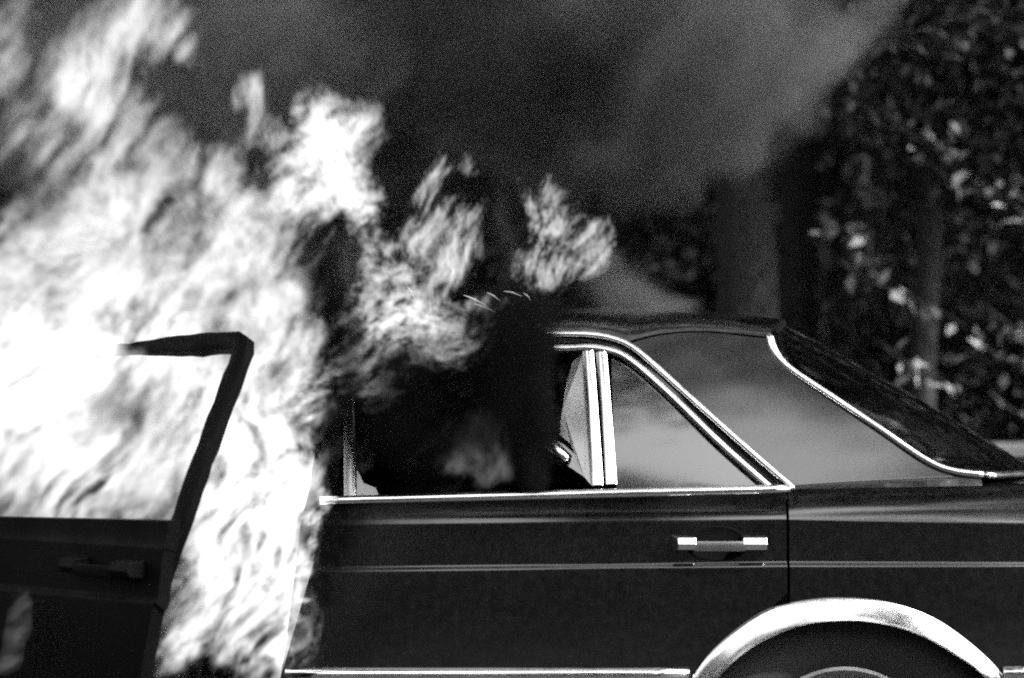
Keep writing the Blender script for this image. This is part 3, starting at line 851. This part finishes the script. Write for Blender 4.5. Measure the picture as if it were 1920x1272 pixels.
# --- front door, standing open towards the photographer
HINGE = Vector((-1.432, 0.02, 0)); TH = R(35.5)
def swing(V):
    c, s_ = math.cos(TH), math.sin(TH)
    out = []
    for v in V:
        dx, dy = v[0] - HINGE.x, v[1] - HINGE.y
        out.append((HINGE.x + dx * c + dy * s_, HINGE.y - dx * s_ + dy * c, v[2]))
    return out
V, F = grid(PD2)
front_door = mesh('front_door', swing(V), F, CHAR, car, sharp=60, solid=0.03)
front_door['label'] = 'charred front door standing open'
fpath = [np.array([-0.468, 0.045, 0.79]), gp(-0.430, 0.895, -0.012), gp(-0.412, 1.05, -0.012), gp(-0.402, 1.195, -0.012), gp(-0.412, 1.222, -0.012), gp(-0.45, 1.226, -0.012), gp(-0.65, 1.222, -0.012), gp(-0.88, 1.210, -0.012), gp(-1.02, 1.175, -0.012), gp(-1.15, 1.09, -0.012), gp(-1.30, 0.97, -0.012), gp(-1.36, 0.905, -0.012)]
fpath = catmull(fpath, 60)
jag = np.random.default_rng(5)
V, F = sweep(fpath, [(0.010, -0.018), (0.014, -0.010), (0.014, 0.009), (0.008, 0.018), (-0.012, 0.018), (-0.016, 0.008), (-0.016, -0.018)], (0, -1, 0.4))
V = np.array(V).reshape(60, 7, 3)
for i_ in range(60):                       # the top bar is slimmer than the rear upright
    k_ = 1.0 - 0.42 * sstep((i_ - 24) / 6); V[i_] = fpath[i_] + (V[i_] - fpath[i_]) * k_
V = V.reshape(-1, 3)
V = [np.array(v) + jag.normal(0, 0.0009, 3) for v in V]
mesh('window_frame', swing(V), F, CHAR, front_door, sharp=40)
mounts, bar = handle(-0.66, -0.46, 0.815, side_y(-0.56, 0.815))
for mt in mounts: mesh('handle_mount', swing(mt[0]), mt[1], CHAR, front_door, smooth=False, bevel=0.002)
mesh('handle_grip', swing(bar[0]), bar[1], CHAR, front_door, sharp=40)
Vs, Fs = sweep([(x, side_y(x, ZS) - 0.001, ZS) for x in np.linspace(-1.40, -0.50, 12)], STRIP, (0, -1, 0.32))
mesh('rub_strip', swing(Vs), Fs, CHAR, front_door)
# inner lining, burnt through
V, F = box(-1.36, -0.54, 0.050, 0.072, 0.34, 0.84)
mesh('door_lining', swing(V), F, CHAR, front_door, smooth=False, bevel=0.01)

# ------------------------------------------------------------------ fire and smoke
FPX = LENS / 36 * 1920
def at(px, py, y):
    """survey point: where the sight line of a photograph pixel meets the plane at depth y"""
    u, v = (px - 960) / FPX, (636 - py) / FPX
    dy = math.cos(PITCH) - v * math.sin(PITCH); dz = math.sin(PITCH) + v * math.cos(PITCH)
    return (u / dy * (y - CAM_Y), CAM_Z + dz / dy * (y - CAM_Y))

def spectral_noise(shape, size, ang, along, depth, across, beta, seed, warp=0.0):
    """Anisotropic fractal noise, stretched along a direction in the x-z plane (lengths in metres)."""
    k = [np.fft.fftfreq(n, s / n) for n, s in zip(shape, size)]
    kx, ky, kz = np.meshgrid(*k, indexing='ij')
    c, s = math.cos(ang), math.sin(ang)
    q = np.sqrt(((kx * c + kz * s) * along) ** 2 + (ky * depth) ** 2 + ((kz * c - kx * s) * across) ** 2)
    amp = 1.0 / (1.0 + q ** beta); amp[0, 0, 0] = 0
    f = np.fft.fftn(np.random.default_rng(seed).standard_normal(shape))
    r_ = np.fft.ifftn(f * amp).real
    return (r_ / r_.std()).astype(np.float32)

def sample3(a, ix, iy, iz):
    """trilinear lookup with wrap-around"""
    nx, ny, nz = a.shape
    x0 = np.floor(ix).astype(int); y0 = np.floor(iy).astype(int); z0 = np.floor(iz).astype(int)
    fx, fy, fz = ix - x0, iy - y0, iz - z0
    out = 0
    for dx in (0, 1):
        for dy in (0, 1):
            for dz in (0, 1):
                w = (fx if dx else 1 - fx) * (fy if dy else 1 - fy) * (fz if dz else 1 - fz)
                out = out + w * a[(x0 + dx) % nx, (y0 + dy) % ny, (z0 + dz) % nz]
    return out

def surface_nets(f, lo, step, iso):
    f = np.pad(f, 1)
    nx, ny, nz = f.shape
    ins = f > iso
    cnt = np.zeros((nx - 1, ny - 1, nz - 1), int); acc = np.zeros((nx - 1, ny - 1, nz - 1, 3)); num = np.zeros((nx - 1, ny - 1, nz - 1))
    corners = [(a, b, c) for a in (0, 1) for b in (0, 1) for c in (0, 1)]
    sl = lambda o: (slice(o[0], nx - 1 + o[0]), slice(o[1], ny - 1 + o[1]), slice(o[2], nz - 1 + o[2]))
    for a in corners:
        cnt += ins[sl(a)]
        for ax in range(3):
            if a[ax] == 0:
                b = list(a); b[ax] = 1
                fa, fb = f[sl(a)], f[sl(b)]
                cr = ins[sl(a)] != ins[sl(b)]
                t = np.where(cr, (iso - fa) / np.where(cr, fb - fa, 1), 0)
                p = np.zeros(acc.shape); p += a
                p[..., ax] += t
                acc += p * cr[..., None]; num += cr
    act = (cnt > 0) & (cnt < 8)
    idx = -np.ones(act.shape, int); idx[act] = np.arange(act.sum())
    ijk = np.argwhere(act)
    V = ijk + acc[act] / num[act][:, None]
    V = np.asarray(lo) + (V - 1) * np.asarray(step)
    F = []
    for ax in range(3):
        b, c = (ax + 1) % 3, (ax + 2) % 3
        s0 = [slice(1, None)] * 3; s0[ax] = slice(0, -1)
        s1 = list(s0); s1[ax] = slice(1, None)
        A, B = ins[tuple(s0)], ins[tuple(s1)]
        e = np.argwhere(A != B)
        if not len(e): continue
        flipf = A[tuple(e.T)]
        e = e + 1; e[:, ax] -= 1
        ok = np.all(e < np.array(act.shape), axis=1); e = e[ok]; flipf = flipf[ok]
        q = []
        for db, dc in ((0, 0), (1, 0), (1, 1), (0, 1)):
            g_ = e.copy(); g_[:, b] -= db; g_[:, c] -= dc
            q.append(idx[tuple(g_.T)])
        q = np.stack(q, 1)
        q[~flipf] = q[~flipf][:, ::-1]
        F.append(q)
    return V, np.concatenate(F)

def grid_volume(name, arr, lo, hi, material, parent):
    """A volume whose density grid is filled from an array, through geometry nodes."""
    nx, ny, nz = arr.shape
    me = bpy.data.meshes.new(name + '_samples'); me.vertices.add(arr.size)
    a = me.attributes.new('d', 'FLOAT', 'POINT'); a.data.foreach_set('value', np.ascontiguousarray(arr, np.float32).ravel())
    src = bpy.data.objects.new(name + '_samples', me)
    vd = bpy.data.volumes.new(name); vd.materials.append(material)
    ob = bpy.data.objects.new(name, vd); link(ob, parent)
    ng = bpy.data.node_groups.new(name, 'GeometryNodeTree')
    ng.interface.new_socket('Geometry', in_out='INPUT', socket_type='NodeSocketGeometry')
    ng.interface.new_socket('Geometry', in_out='OUTPUT', socket_type='NodeSocketGeometry')
    N, L = ng.nodes, ng.links
    oi = N.new('GeometryNodeObjectInfo'); oi.inputs[0].default_value = src
    go = N.new('NodeGroupOutput')
    vc = N.new('GeometryNodeVolumeCube')
    vc.inputs['Min'].default_value = lo; vc.inputs['Max'].default_value = hi
    for k, v in zip(('Resolution X', 'Resolution Y', 'Resolution Z'), (nx, ny, nz)): vc.inputs[k].default_value = v
    pos = N.new('GeometryNodeInputPosition')
    s = N.new('ShaderNodeVectorMath'); s.operation = 'SUBTRACT'; s.inputs[1].default_value = lo; L.new(pos.outputs[0], s.inputs[0])
    m = N.new('ShaderNodeVectorMath'); m.operation = 'MULTIPLY_ADD'
    m.inputs[1].default_value = [(n - 1) / (h - l) for n, h, l in zip((nx, ny, nz), hi, lo)]; m.inputs[2].default_value = (.5, .5, .5)
    L.new(s.outputs[0], m.inputs[0])
    fl = N.new('ShaderNodeVectorMath'); fl.operation = 'FLOOR'; L.new(m.outputs[0], fl.inputs[0])
    d = N.new('ShaderNodeVectorMath'); d.operation = 'DOT_PRODUCT'; d.inputs[1].default_value = (ny * nz, nz, 1); L.new(fl.outputs[0], d.inputs[0])
    si = N.new('GeometryNodeSampleIndex'); si.data_type = 'FLOAT'; si.clamp = True
    na = N.new('GeometryNodeInputNamedAttribute'); na.data_type = 'FLOAT'; na.inputs[0].default_value = 'd'
    L.new(oi.outputs['Geometry'], si.inputs['Geometry']); L.new(na.outputs[0], si.inputs['Value']); L.new(d.outputs['Value'], si.inputs['Index'])
    L.new(si.outputs[0], vc.inputs['Density'])
    sm = N.new('GeometryNodeSetMaterial'); sm.inputs['Material'].default_value = material
    L.new(vc.outputs[0], sm.inputs[0]); L.new(sm.outputs[0], go.inputs[0])
    ob.modifiers.new('density', 'NODES').node_group = ng
    return ob

def volume_material(name, sigma, albedo, emis=0.0):
    m, n, l, p = mat(name); n.remove(p)
    o = n['Material Output']
    a_ = n.new('ShaderNodeAttribute'); a_.attribute_name = 'density'
    def times(k):
        q = n.new('ShaderNodeMath'); q.operation = 'MULTIPLY'; q.inputs[1].default_value = k
        l.new(a_.outputs['Fac'], q.inputs[0]); return q.outputs[0]
    ab = n.new('ShaderNodeVolumeAbsorption'); ab.inputs['Color'].default_value = g(albedo); l.new(times(sigma), ab.inputs['Density'])
    last = ab.outputs[0]
    if albedo > 0:
        sc_ = n.new('ShaderNodeVolumeScatter'); sc_.inputs['Color'].default_value = g(albedo); sc_.inputs['Anisotropy'].default_value = 0.2
        l.new(times(sigma), sc_.inputs['Density'])
        ad = n.new('ShaderNodeAddShader'); l.new(last, ad.inputs[0]); l.new(sc_.outputs[0], ad.inputs[1]); last = ad.outputs[0]
    if emis > 0:
        e = n.new('ShaderNodeEmission'); l.new(times(emis), e.inputs['Strength'])
        ad = n.new('ShaderNodeAddShader'); l.new(last, ad.inputs[0]); l.new(e.outputs[0], ad.inputs[1]); last = ad.outputs[0]
    l.new(last, o.inputs['Volume'])
    return m

def veil_material(name, emis):
    """the all but clear outer skin of a flame or a smoke puff"""
    m, n, l, p = mat(name); n.remove(p)
    tr = n.new('ShaderNodeBsdfTransparent')
    e = n.new('ShaderNodeEmission') if emis else n.new('ShaderNodeBsdfDiffuse')
    e.inputs['Color'].default_value = g(0.5 if emis else 0.03)
    mx = n.new('ShaderNodeMixShader'); mx.inputs[0].default_value = 0.002
    l.new(tr.outputs[0], mx.inputs[1]); l.new(e.outputs[0], mx.inputs[2]); l.new(mx.outputs[0], n['Material Output'].inputs['Surface'])
    return m
FLAMESKIN = veil_material('flame_skin', True)
SMOKESKIN = veil_material('smoke_skin', False)

def build_cloud(name, core, label, cat, kind, y0, sy, blobs, vmat, skin, ang=60, along=0.4, across=0.10, depth=0.35, beta=2.4,
                c0=1.3, a=0.35, thr=0.35, gamma=1.0, warp=0.03, res=0.008, ry_=0.024, seed=1, iso=0.08, fine=0.0, lean=0.0, group=None, top=1.4, parts=True):
    """Blobs (px, py, rx, ry, turn, strength) at depth y0 frayed by stretched noise into tongues; one grid volume under one skin mesh."""
    s_ = (y0 - CAM_Y) / FPX
    B = []
    for (px, py, rx, rz, rot, amp, *dy) in blobs:
        yb = y0 + (dy[0] if dy else 0.0)
        x, z = at(px, py, yb); k = (yb - CAM_Y) / FPX
        B.append((x, yb, z, rx * k, rz * k, R(rot), amp, (dy[1] if len(dy) > 1 else sy)))
    mg = 1.75
    lo = np.array([min(b[0] - mg * max(b[3], b[4]) for b in B), min(b[1] - mg * b[7] for b in B), min(b[2] - mg * max(b[3], b[4]) for b in B)])
    hi = np.array([max(b[0] + mg * max(b[3], b[4]) for b in B), max(b[1] + mg * b[7] for b in B), max(b[2] + mg * max(b[3], b[4]) for b in B)])
    lo = np.maximum(lo, (-1.75, -0.9, 0.32)); hi = np.minimum(hi, (1.5, 2.2, 2.7))
    size = hi - lo
    shape = tuple(int(max(8, math.ceil(q / r_))) for q, r_ in zip(size, (res, ry_, res)))
    X, Y, Z = np.meshgrid(*[np.linspace(l_, h_, n_) for l_, h_, n_ in zip(lo, hi, shape)], indexing='ij')
    if warp:
        wx = spectral_noise(shape, size, 0, 0.35, 0.5, 0.35, 3.2, seed + 101) * warp
        wz = spectral_noise(shape, size, 0, 0.35, 0.5, 0.35, 3.2, seed + 102) * warp
    else:
        wx = wz = 0
    Xw, Zw = X + wx, Z + wz
    keep = np.ones(shape, np.float32)
    for (x, y, z, rx, rz, rot, amp, syy) in B:
        dx, dz = Xw - x, Zw - z
        c, s = math.cos(rot), math.sin(rot)
        q = ((dx * c + dz * s) / rx) ** 2 + ((dz * c - dx * s) / rz) ** 2 + ((Y - y - lean * dz) / syy) ** 2
        keep *= 1 - np.clip(amp, 0, 0.995) * np.exp(-q ** 1.15)
    m_ = 1 - keep
    n1 = spectral_noise(shape, size, R(ang), along, depth, across, beta, seed)
    if warp:
        st = size / np.array(shape)
        I, J, K = np.meshgrid(*[np.arange(n_, dtype=np.float32) for n_ in shape], indexing='ij')
        n1 = sample3(n1, I + wx / st[0] * 1.2, J, K + wz / st[2] * 1.2)
    if fine:
        n1 = n1 + fine / a * spectral_noise(shape, size, R(ang + 12), along * 0.3, depth * 0.6, across * 0.38, 1.7, seed + 7)
    d = np.clip(m_ * c0 + a * n1 * np.sqrt(m_) - thr, 0, top)
    d = d ** gamma
    d[m_ < 0.04] = 0
    for ax in range(3):          # nothing may touch the sides of the grid
        sl = [slice(None)] * 3; sl[ax] = 0; d[tuple(sl)] = 0; sl[ax] = -1; d[tuple(sl)] = 0
    # skin from a coarser, smoothed copy
    f = max(1, int(round(0.022 / res)))
    tx, tz = shape[0] // f * f, shape[2] // f * f
    dd = d[:tx, :, :tz].reshape(tx // f, f, shape[1], tz // f, f).mean(axis=(1, 4))
    st = size / (np.array(shape) - 1)
    Vs, Fs = surface_nets(dd, lo + np.array([(f - 1) / 2 * st[0], 0, (f - 1) / 2 * st[2]]), (st[0] * f, st[1], st[2] * f), iso)
    root = fast_mesh(name, Vs, Fs, skin, None, smooth=True)
    tag(root, label, cat, group, kind)
    grid_volume(core, d, tuple(map(float, lo)), tuple(map(float, hi)), vmat, root)
    return root

EM = 1.0
FL = {k: volume_material('flame_gas_' + k, 2.5, 0.0, e) for k, e in (('hot', 1.2), ('hot2', 2.3), ('fire', 2.4), ('mid', 1.7), ('lick', 5.0), ('dim', 0.4))}
SMOKE_BLACK = volume_material('black_smoke', 40.0, 0.015)
SMOKE_DARK = volume_material('dark_smoke', 6.0, 0.12)
SMOKE_SHRED = volume_material('shredded_smoke', 14.0, 0.08)
SMOKE_GREY = volume_material('grey_smoke', 6.0, 0.23)

FG = 'flames pouring from the burning car'
def flame(label, *args, **kw):
    return build_cloud('flame', 'hot_gas', label, 'flame', None, *args, group=FG, **kw)

flame('largest mass of white flames filling the front cabin above the open door', 0.03, 0.14,
      [(230, 850, 330, 190, 0, 0.97), (0, 740, 240, 240, 0, 0.97), (330, 650, 250, 140, 0, 0.95), (510, 610, 95, 110, 0, 0.9), (565, 520, 50, 40, 20, 0.8),
       (300, 490, 260, 110, 15, 0.78), (90, 560, 190, 130, 30, 0.8), (330, 340, 190, 70, 0, 0.55), (450, 400, 65, 110, 0, 0.6), (130, 400, 160, 90, 30, 0.42)],
      FL['hot'], FLAMESKIN, ang=56, along=0.28, across=0.058, depth=0.6, beta=1.9, a=0.46, fine=0.13, c0=1.12, thr=0.41, warp=0.014, seed=3, res=0.006)
flame('long ragged flame drifting up at the top corner over the door', 0.20, 0.09,
      [(150, 160, 62, 66, 0, 0.9), (205, 100, 60, 130, -35, 0.7), (25, 70, 40, 110, -10, 0.6), (290, 40, 90, 80, 0, 0.6), (230, 230, 110, 90, -30, 0.55), (60, 250, 60, 110, 0, 0.4), (345, 95, 35, 35, 0, 0.5), (150, 300, 140, 60, 0, 0.35)],
      FL['mid'], FLAMESKIN, ang=58, along=0.55, across=0.055, depth=0.5, beta=1.9, a=0.42, fine=0.14, c0=1.15, thr=0.38, warp=0.010, seed=7, res=0.006)
flame('bright round fireball in the smoke above the door pillar', 0.18, 0.08,
      [(610, 300, 85, 85, 0, 0.98), (645, 360, 75, 50, 0, 0.9), (590, 240, 50, 50, 0, 0.8), (670, 250, 40, 50, 0, 0.6), (550, 370, 45, 35, 0, 0.6), (690, 390, 30, 30, 0, 0.5), (530, 300, 25, 40, 0, 0.4)],
      FL['fire'], FLAMESKIN, ang=42, along=0.16, across=0.04, depth=0.4, beta=1.7, a=0.34, fine=0.14, c0=1.3, thr=0.38, warp=0.010, seed=11, res=0.005)
flame('small detached flame high up, shaped like a drop', 0.18, 0.05,
      [(478, 165, 28, 34, 0, 0.95), (487, 215, 24, 60, 8, 0.6), (500, 255, 34, 36, 0, 0.45), (450, 190, 14, 30, 0, 0.4)],
      FL['mid'], FLAMESKIN, ang=75, along=0.24, across=0.04, depth=0.3, beta=1.8, a=0.30, fine=0.12, c0=1.2, thr=0.34, warp=0.006, seed=13, res=0.005, ry_=0.015)
flame('tall forked flame tongue rising over the middle of the roof', 0.18, 0.07,
      [(845, 420, 62, 46, 0, 0.85), (828, 500, 60, 50, 0, 0.85), (815, 330, 32, 60, -15, 0.65), (880, 310, 18, 36, 0, 0.5), (870, 470, 40, 50, 0, 0.6), (795, 400, 30, 50, 0, 0.6), (945, 340, 18, 13, 30, 0.5), (800, 550, 50, 26, 0, 0.6)],
      FL['mid'], FLAMESKIN, ang=62, along=0.20, across=0.042, depth=0.4, beta=1.75, a=0.40, fine=0.16, c0=1.15, thr=0.40, warp=0.014, seed=118, res=0.005)
flame('curling flame nearest the tail, above the roof edge', 0.18, 0.045,
      [(1028, 415, 46, 60, 0, 0.72), (1046, 365, 20, 46, 5, 0.65), (1012, 395, 22, 30, 0, 0.55), (1096, 440, 24, 18, 20, 0.9), (1116, 465, 20, 28, 0, 0.95), (1090, 485, 42, 18, -10, 0.88), (1000, 488, 46, 42, 0, 0.66), (1040, 505, 46, 24, 0, 0.6), (1062, 450, 30, 40, 0, 0.5)],
      FL['mid'], FLAMESKIN, ang=65, along=0.10, across=0.045, depth=0.3, beta=1.7, a=0.42, fine=0.18, c0=1.15, thr=0.40, warp=0.014, seed=140, res=0.0042, ry_=0.014)
flame('mottled flames licking along the roof edge over the rear door', 0.04, 0.06,
      [(740, 605, 105, 58, 0, 0.85), (835, 592, 95, 46, -10, 0.8), (800, 660, 70, 36, 0, 0.5), (690, 680, 70, 70, 0, 0.65), (700, 560, 60, 55, 0, 0.6), (755, 510, 60, 50, 0, 0.6), (690, 430, 36, 40, 0, 0.45), (862, 633, 24, 15, 15, 0.97), (760, 470, 60, 45, 0, 0.45), (690, 470, 40, 60, 0, 0.4), (930, 562, 66, 18, -15, 0.65), (620, 680, 50, 60, 0, 0.5), (690, 745, 40, 40, 0, 0.4), (565, 740, 40, 80, 0, 0.7)],
      FL['mid'], FLAMESKIN, ang=28, along=0.11, across=0.045, depth=0.35, beta=1.7, a=0.44, fine=0.18, c0=1.15, thr=0.42, warp=0.016, seed=23, res=0.005)
flame('white sheet of flame in the doorway between open door and rear door', 0.07, 0.085,
      [(460, 760, 110, 130, 0, 0.8), (450, 900, 110, 130, 0, 0.97), (420, 1020, 110, 100, 0, 0.95), (520, 930, 60, 80, 0, 0.9), (440, 1140, 110, 70, 0, 0.72), (560, 1070, 45, 110, 0, 0.85), (510, 1240, 80, 60, 0, 0.95), (370, 1180, 50, 60, 0, 0.72), (560, 1180, 40, 80, 0, 0.9)],
      FL['hot2'], FLAMESKIN, ang=66, along=0.17, across=0.06, depth=0.5, beta=2.0, a=0.44, fine=0.10, c0=1.28, thr=0.38, warp=0.018, seed=30, res=0.0055)
flame('torn flame scraps curling round the leading edge of the rear door', -0.035, 0.025,
      [(585, 775, 18, 8, 25, 0.9), (600, 935, 16, 28, 25, 0.8), (580, 975, 24, 22, -30, 0.9), (590, 1010, 12, 40, 0, 0.7), (575, 1060, 16, 26, 10, 0.8), (572, 1085, 22, 12, 15, 0.7), (555, 1160, 20, 14, 0, 0.7), (572, 1133, 12, 5, 10, 0.9), (540, 1210, 12, 40, 0, 0.6)],
      FL['lick'], FLAMESKIN, ang=50, along=0.08, across=0.03, depth=0.2, beta=1.7, a=0.30, fine=0.1, c0=1.2, thr=0.36, warp=0.006, seed=33, res=0.004, ry_=0.008)
flame('dim flame glowing inside the cabin through the broken rear side window', 0.62, 0.12,
      [(880, 860, 75, 50, 0, 0.75), (920, 800, 45, 60, 0, 0.5), (830, 840, 60, 45, 0, 0.45)],
      FL['dim'], FLAMESKIN, ang=60, along=0.16, across=0.05, beta=1.8, a=0.40, fine=0.12, c0=1.2, thr=0.38, warp=0.012, seed=31, res=0.007)
flame('small flame low on the charred front door', -0.42, 0.05,
      [(25, 1165, 24, 48, 0, 0.75), (15, 1240, 45, 14, 0, 0.65)],
      FL['dim'], FLAMESKIN, ang=75, along=0.10, across=0.03, beta=1.7, a=0.4, fine=0.15, c0=1.25, thr=0.36, warp=0.010, seed=37, res=0.005, ry_=0.012)
flame('wisp of flame hiding the front end of the open door frame', -0.40, 0.08,
      [(70, 670, 130, 55, 5, 0.95), (205, 645, 55, 22, 0, 0.55), (10, 740, 100, 70, 0, 0.9), (130, 690, 60, 40, 0, 0.7)],
      FL['fire'], FLAMESKIN, ang=45, along=0.22, across=0.05, beta=1.9, a=0.38, fine=0.12, c0=1.3, thr=0.34, warp=0.010, seed=39, res=0.006)

def smoke(name, label, *args, **kw):
    return build_cloud(name, 'soot', label, 'smoke', 'stuff', *args, skin=SMOKESKIN, res=kw.pop('res', 0.016), ry_=kw.pop('ry_', 0.04), iso=kw.pop('iso', 0.12), **kw)
smoke('smoke', 'dark smoke plume rolling up over the roof', 1.05, 0.40,
      [(820, 130, 330, 230, 0, 0.9), (1080, 90, 330, 190, 0, 0.85), (900, 330, 260, 110, 0, 0.75), (250, 200, 330, 260, 0, 0.6), (650, 430, 160, 110, 0, 0.7), (1100, 300, 200, 70, 12, 0.6)],
      SMOKE_DARK, ang=30, along=0.7, across=0.4, depth=0.6, beta=2.6, a=0.20, c0=1.2, thr=0.18, seed=41, warp=0.08)
smoke('smoke', 'paler grey smoke drifting in front of the trees', 0.80, 0.28,
      [(1400, 70, 190, 140, 10, 0.92), (1240, 170, 190, 120, 10, 0.75), (1440, 160, 80, 80, 0, 0.7), (1560, 40, 90, 70, 20, 0.7), (1130, 270, 190, 70, 12, 0.6), (1200, 30, 250, 90, 0, 0.6)],
      SMOKE_GREY, ang=25, along=0.4, across=0.28, depth=0.5, beta=2.7, a=0.18, c0=1.15, thr=0.22, seed=43, warp=0.06)
smoke('smoke', 'pale smoke veil between the fireball and the top corner flames', 0.55, 0.22,
      [(480, 70, 220, 140, 0, 0.9), (600, 150, 100, 130, 0, 0.7), (380, 230, 170, 110, 0, 0.75), (90, 60, 160, 140, 0, 0.8), (60, 260, 120, 120, 0, 0.7)],
      SMOKE_GREY, ang=55, along=0.5, across=0.15, depth=0.4, beta=2.1, a=0.26, c0=1.1, thr=0.26, seed=45, warp=0.04, res=0.012)
smoke('smoke', 'thin bright wisp of smoke lying on the roof', 0.55, 0.16,
      [(1180, 558, 75, 30, -10, 0.8), (1240, 572, 70, 18, -8, 0.6), (1160, 520, 40, 35, 0, 0.5)],
      SMOKE_GREY, ang=-8, along=0.25, across=0.08, depth=0.3, beta=2.6, a=0.2, c0=1.2, thr=0.22, seed=47, warp=0.02, res=0.010)
smoke('smoke', 'dense black smoke welling out of the broken rear side window', 0.03, 0.09,
      [(940, 660, 95, 80, 0, 0.95), (965, 700, 75, 110, 0, 0.9), (800, 770, 130, 90, 0, 0.85), (1010, 590, 80, 40, 0, 0.6), (735, 800, 75, 75, 0, 0.8), (622, 560, 34, 130, 0, 0.85), (622, 700, 34, 130, 0, 0.85), (606, 830, 22, 90, 0, 0.8), (975, 850, 36, 50, 0, 0.9), (1020, 785, 30, 24, 0, 0.85)],
      SMOKE_BLACK, ang=60, along=0.4, across=0.2, depth=0.3, beta=2.6, a=0.14, c0=1.25, thr=0.22, seed=53, warp=0.03, res=0.010, ry_=0.022)
smoke('smoke', 'shreds of dark smoke threading the blaze behind the open door', -0.06, 0.06,
      [(290, 790, 90, 90, 40, 0.85), (420, 860, 40, 60, 0, 0.4), (200, 760, 40, 30, 0, 0.6), (120, 470, 120, 60, 40, 0.55), (300, 420, 150, 70, 30, 0.5), (420, 560, 90, 60, 0, 0.45), (60, 330, 60, 90, 0, 0.6), (470, 340, 70, 90, 0, 0.55), (560, 470, 60, 60, 0, 0.6), (505, 660, 14, 14, 0, 0.9)],
      SMOKE_SHRED, ang=52, along=0.26, across=0.07, depth=0.3, beta=1.9, a=0.40, c0=1.2, thr=0.40, seed=61, warp=0.02, res=0.008, ry_=0.02)
smoke('smoke', 'column of dark smoke beside the fireball', 0.12, 0.08,
      [(625, 480, 60, 90, 0, 0.7), (930, 430, 40, 110, 0, 0.5), (720, 520, 60, 40, 0, 0.4), (500, 300, 50, 60, 0, 0.3)],
      SMOKE_DARK, ang=70, along=0.4, across=0.15, depth=0.3, beta=2.6, a=0.2, c0=1.2, thr=0.25, seed=59, warp=0.03, res=0.010, ry_=0.022)

# embers streaming off the roof edge
EMBER, en, el_, ep = mat('ember')
ep.inputs['Base Color'].default_value = g(0.02)
ep.inputs['Emission Color'].default_value = g(1.0)
ep.inputs['Emission Strength'].default_value = 0.11
er = np.random.default_rng(71)
EMB = [(893, 563, 0.060, -27, 'longest ember streak over the roof edge, below the forked flame'), (926, 555, 0.035, -33, 'short ember streak highest over the roof edge'),
       (909, 576, 0.048, -21, 'lower ember streak just over the roof edge'), (962, 549, 0.042, -17, 'ember streak beside the curling flame'),
       (988, 554, 0.020, -40, 'tiny ember speck under the curling flame'), (771, 547, 0.034, -58, 'steep ember streak at the foot of the forked flame')]
for k, (px, py, ln, an, lb) in enumerate(EMB):
    x, z = at(px, py, 0.0)
    c, s = math.cos(R(an)), math.sin(R(an))
    prof = [0.0005, 0.0013, 0.0016, 0.0010, 0.0004]
    pth = [(x + c * ln * (t - 0.5), 0.0 + er.normal(0, 0.001), z + s * ln * (t - 0.5) - 0.02 * er.uniform(0.2, 1.0) * (t - 0.5) ** 2) for t in np.linspace(0, 1, 5)]
    V, F = tube(pth, prof, 6)
    o = mesh('ember', V, F, EMBER)
    tag(o, lb, 'ember', 'embers flying from the fire')
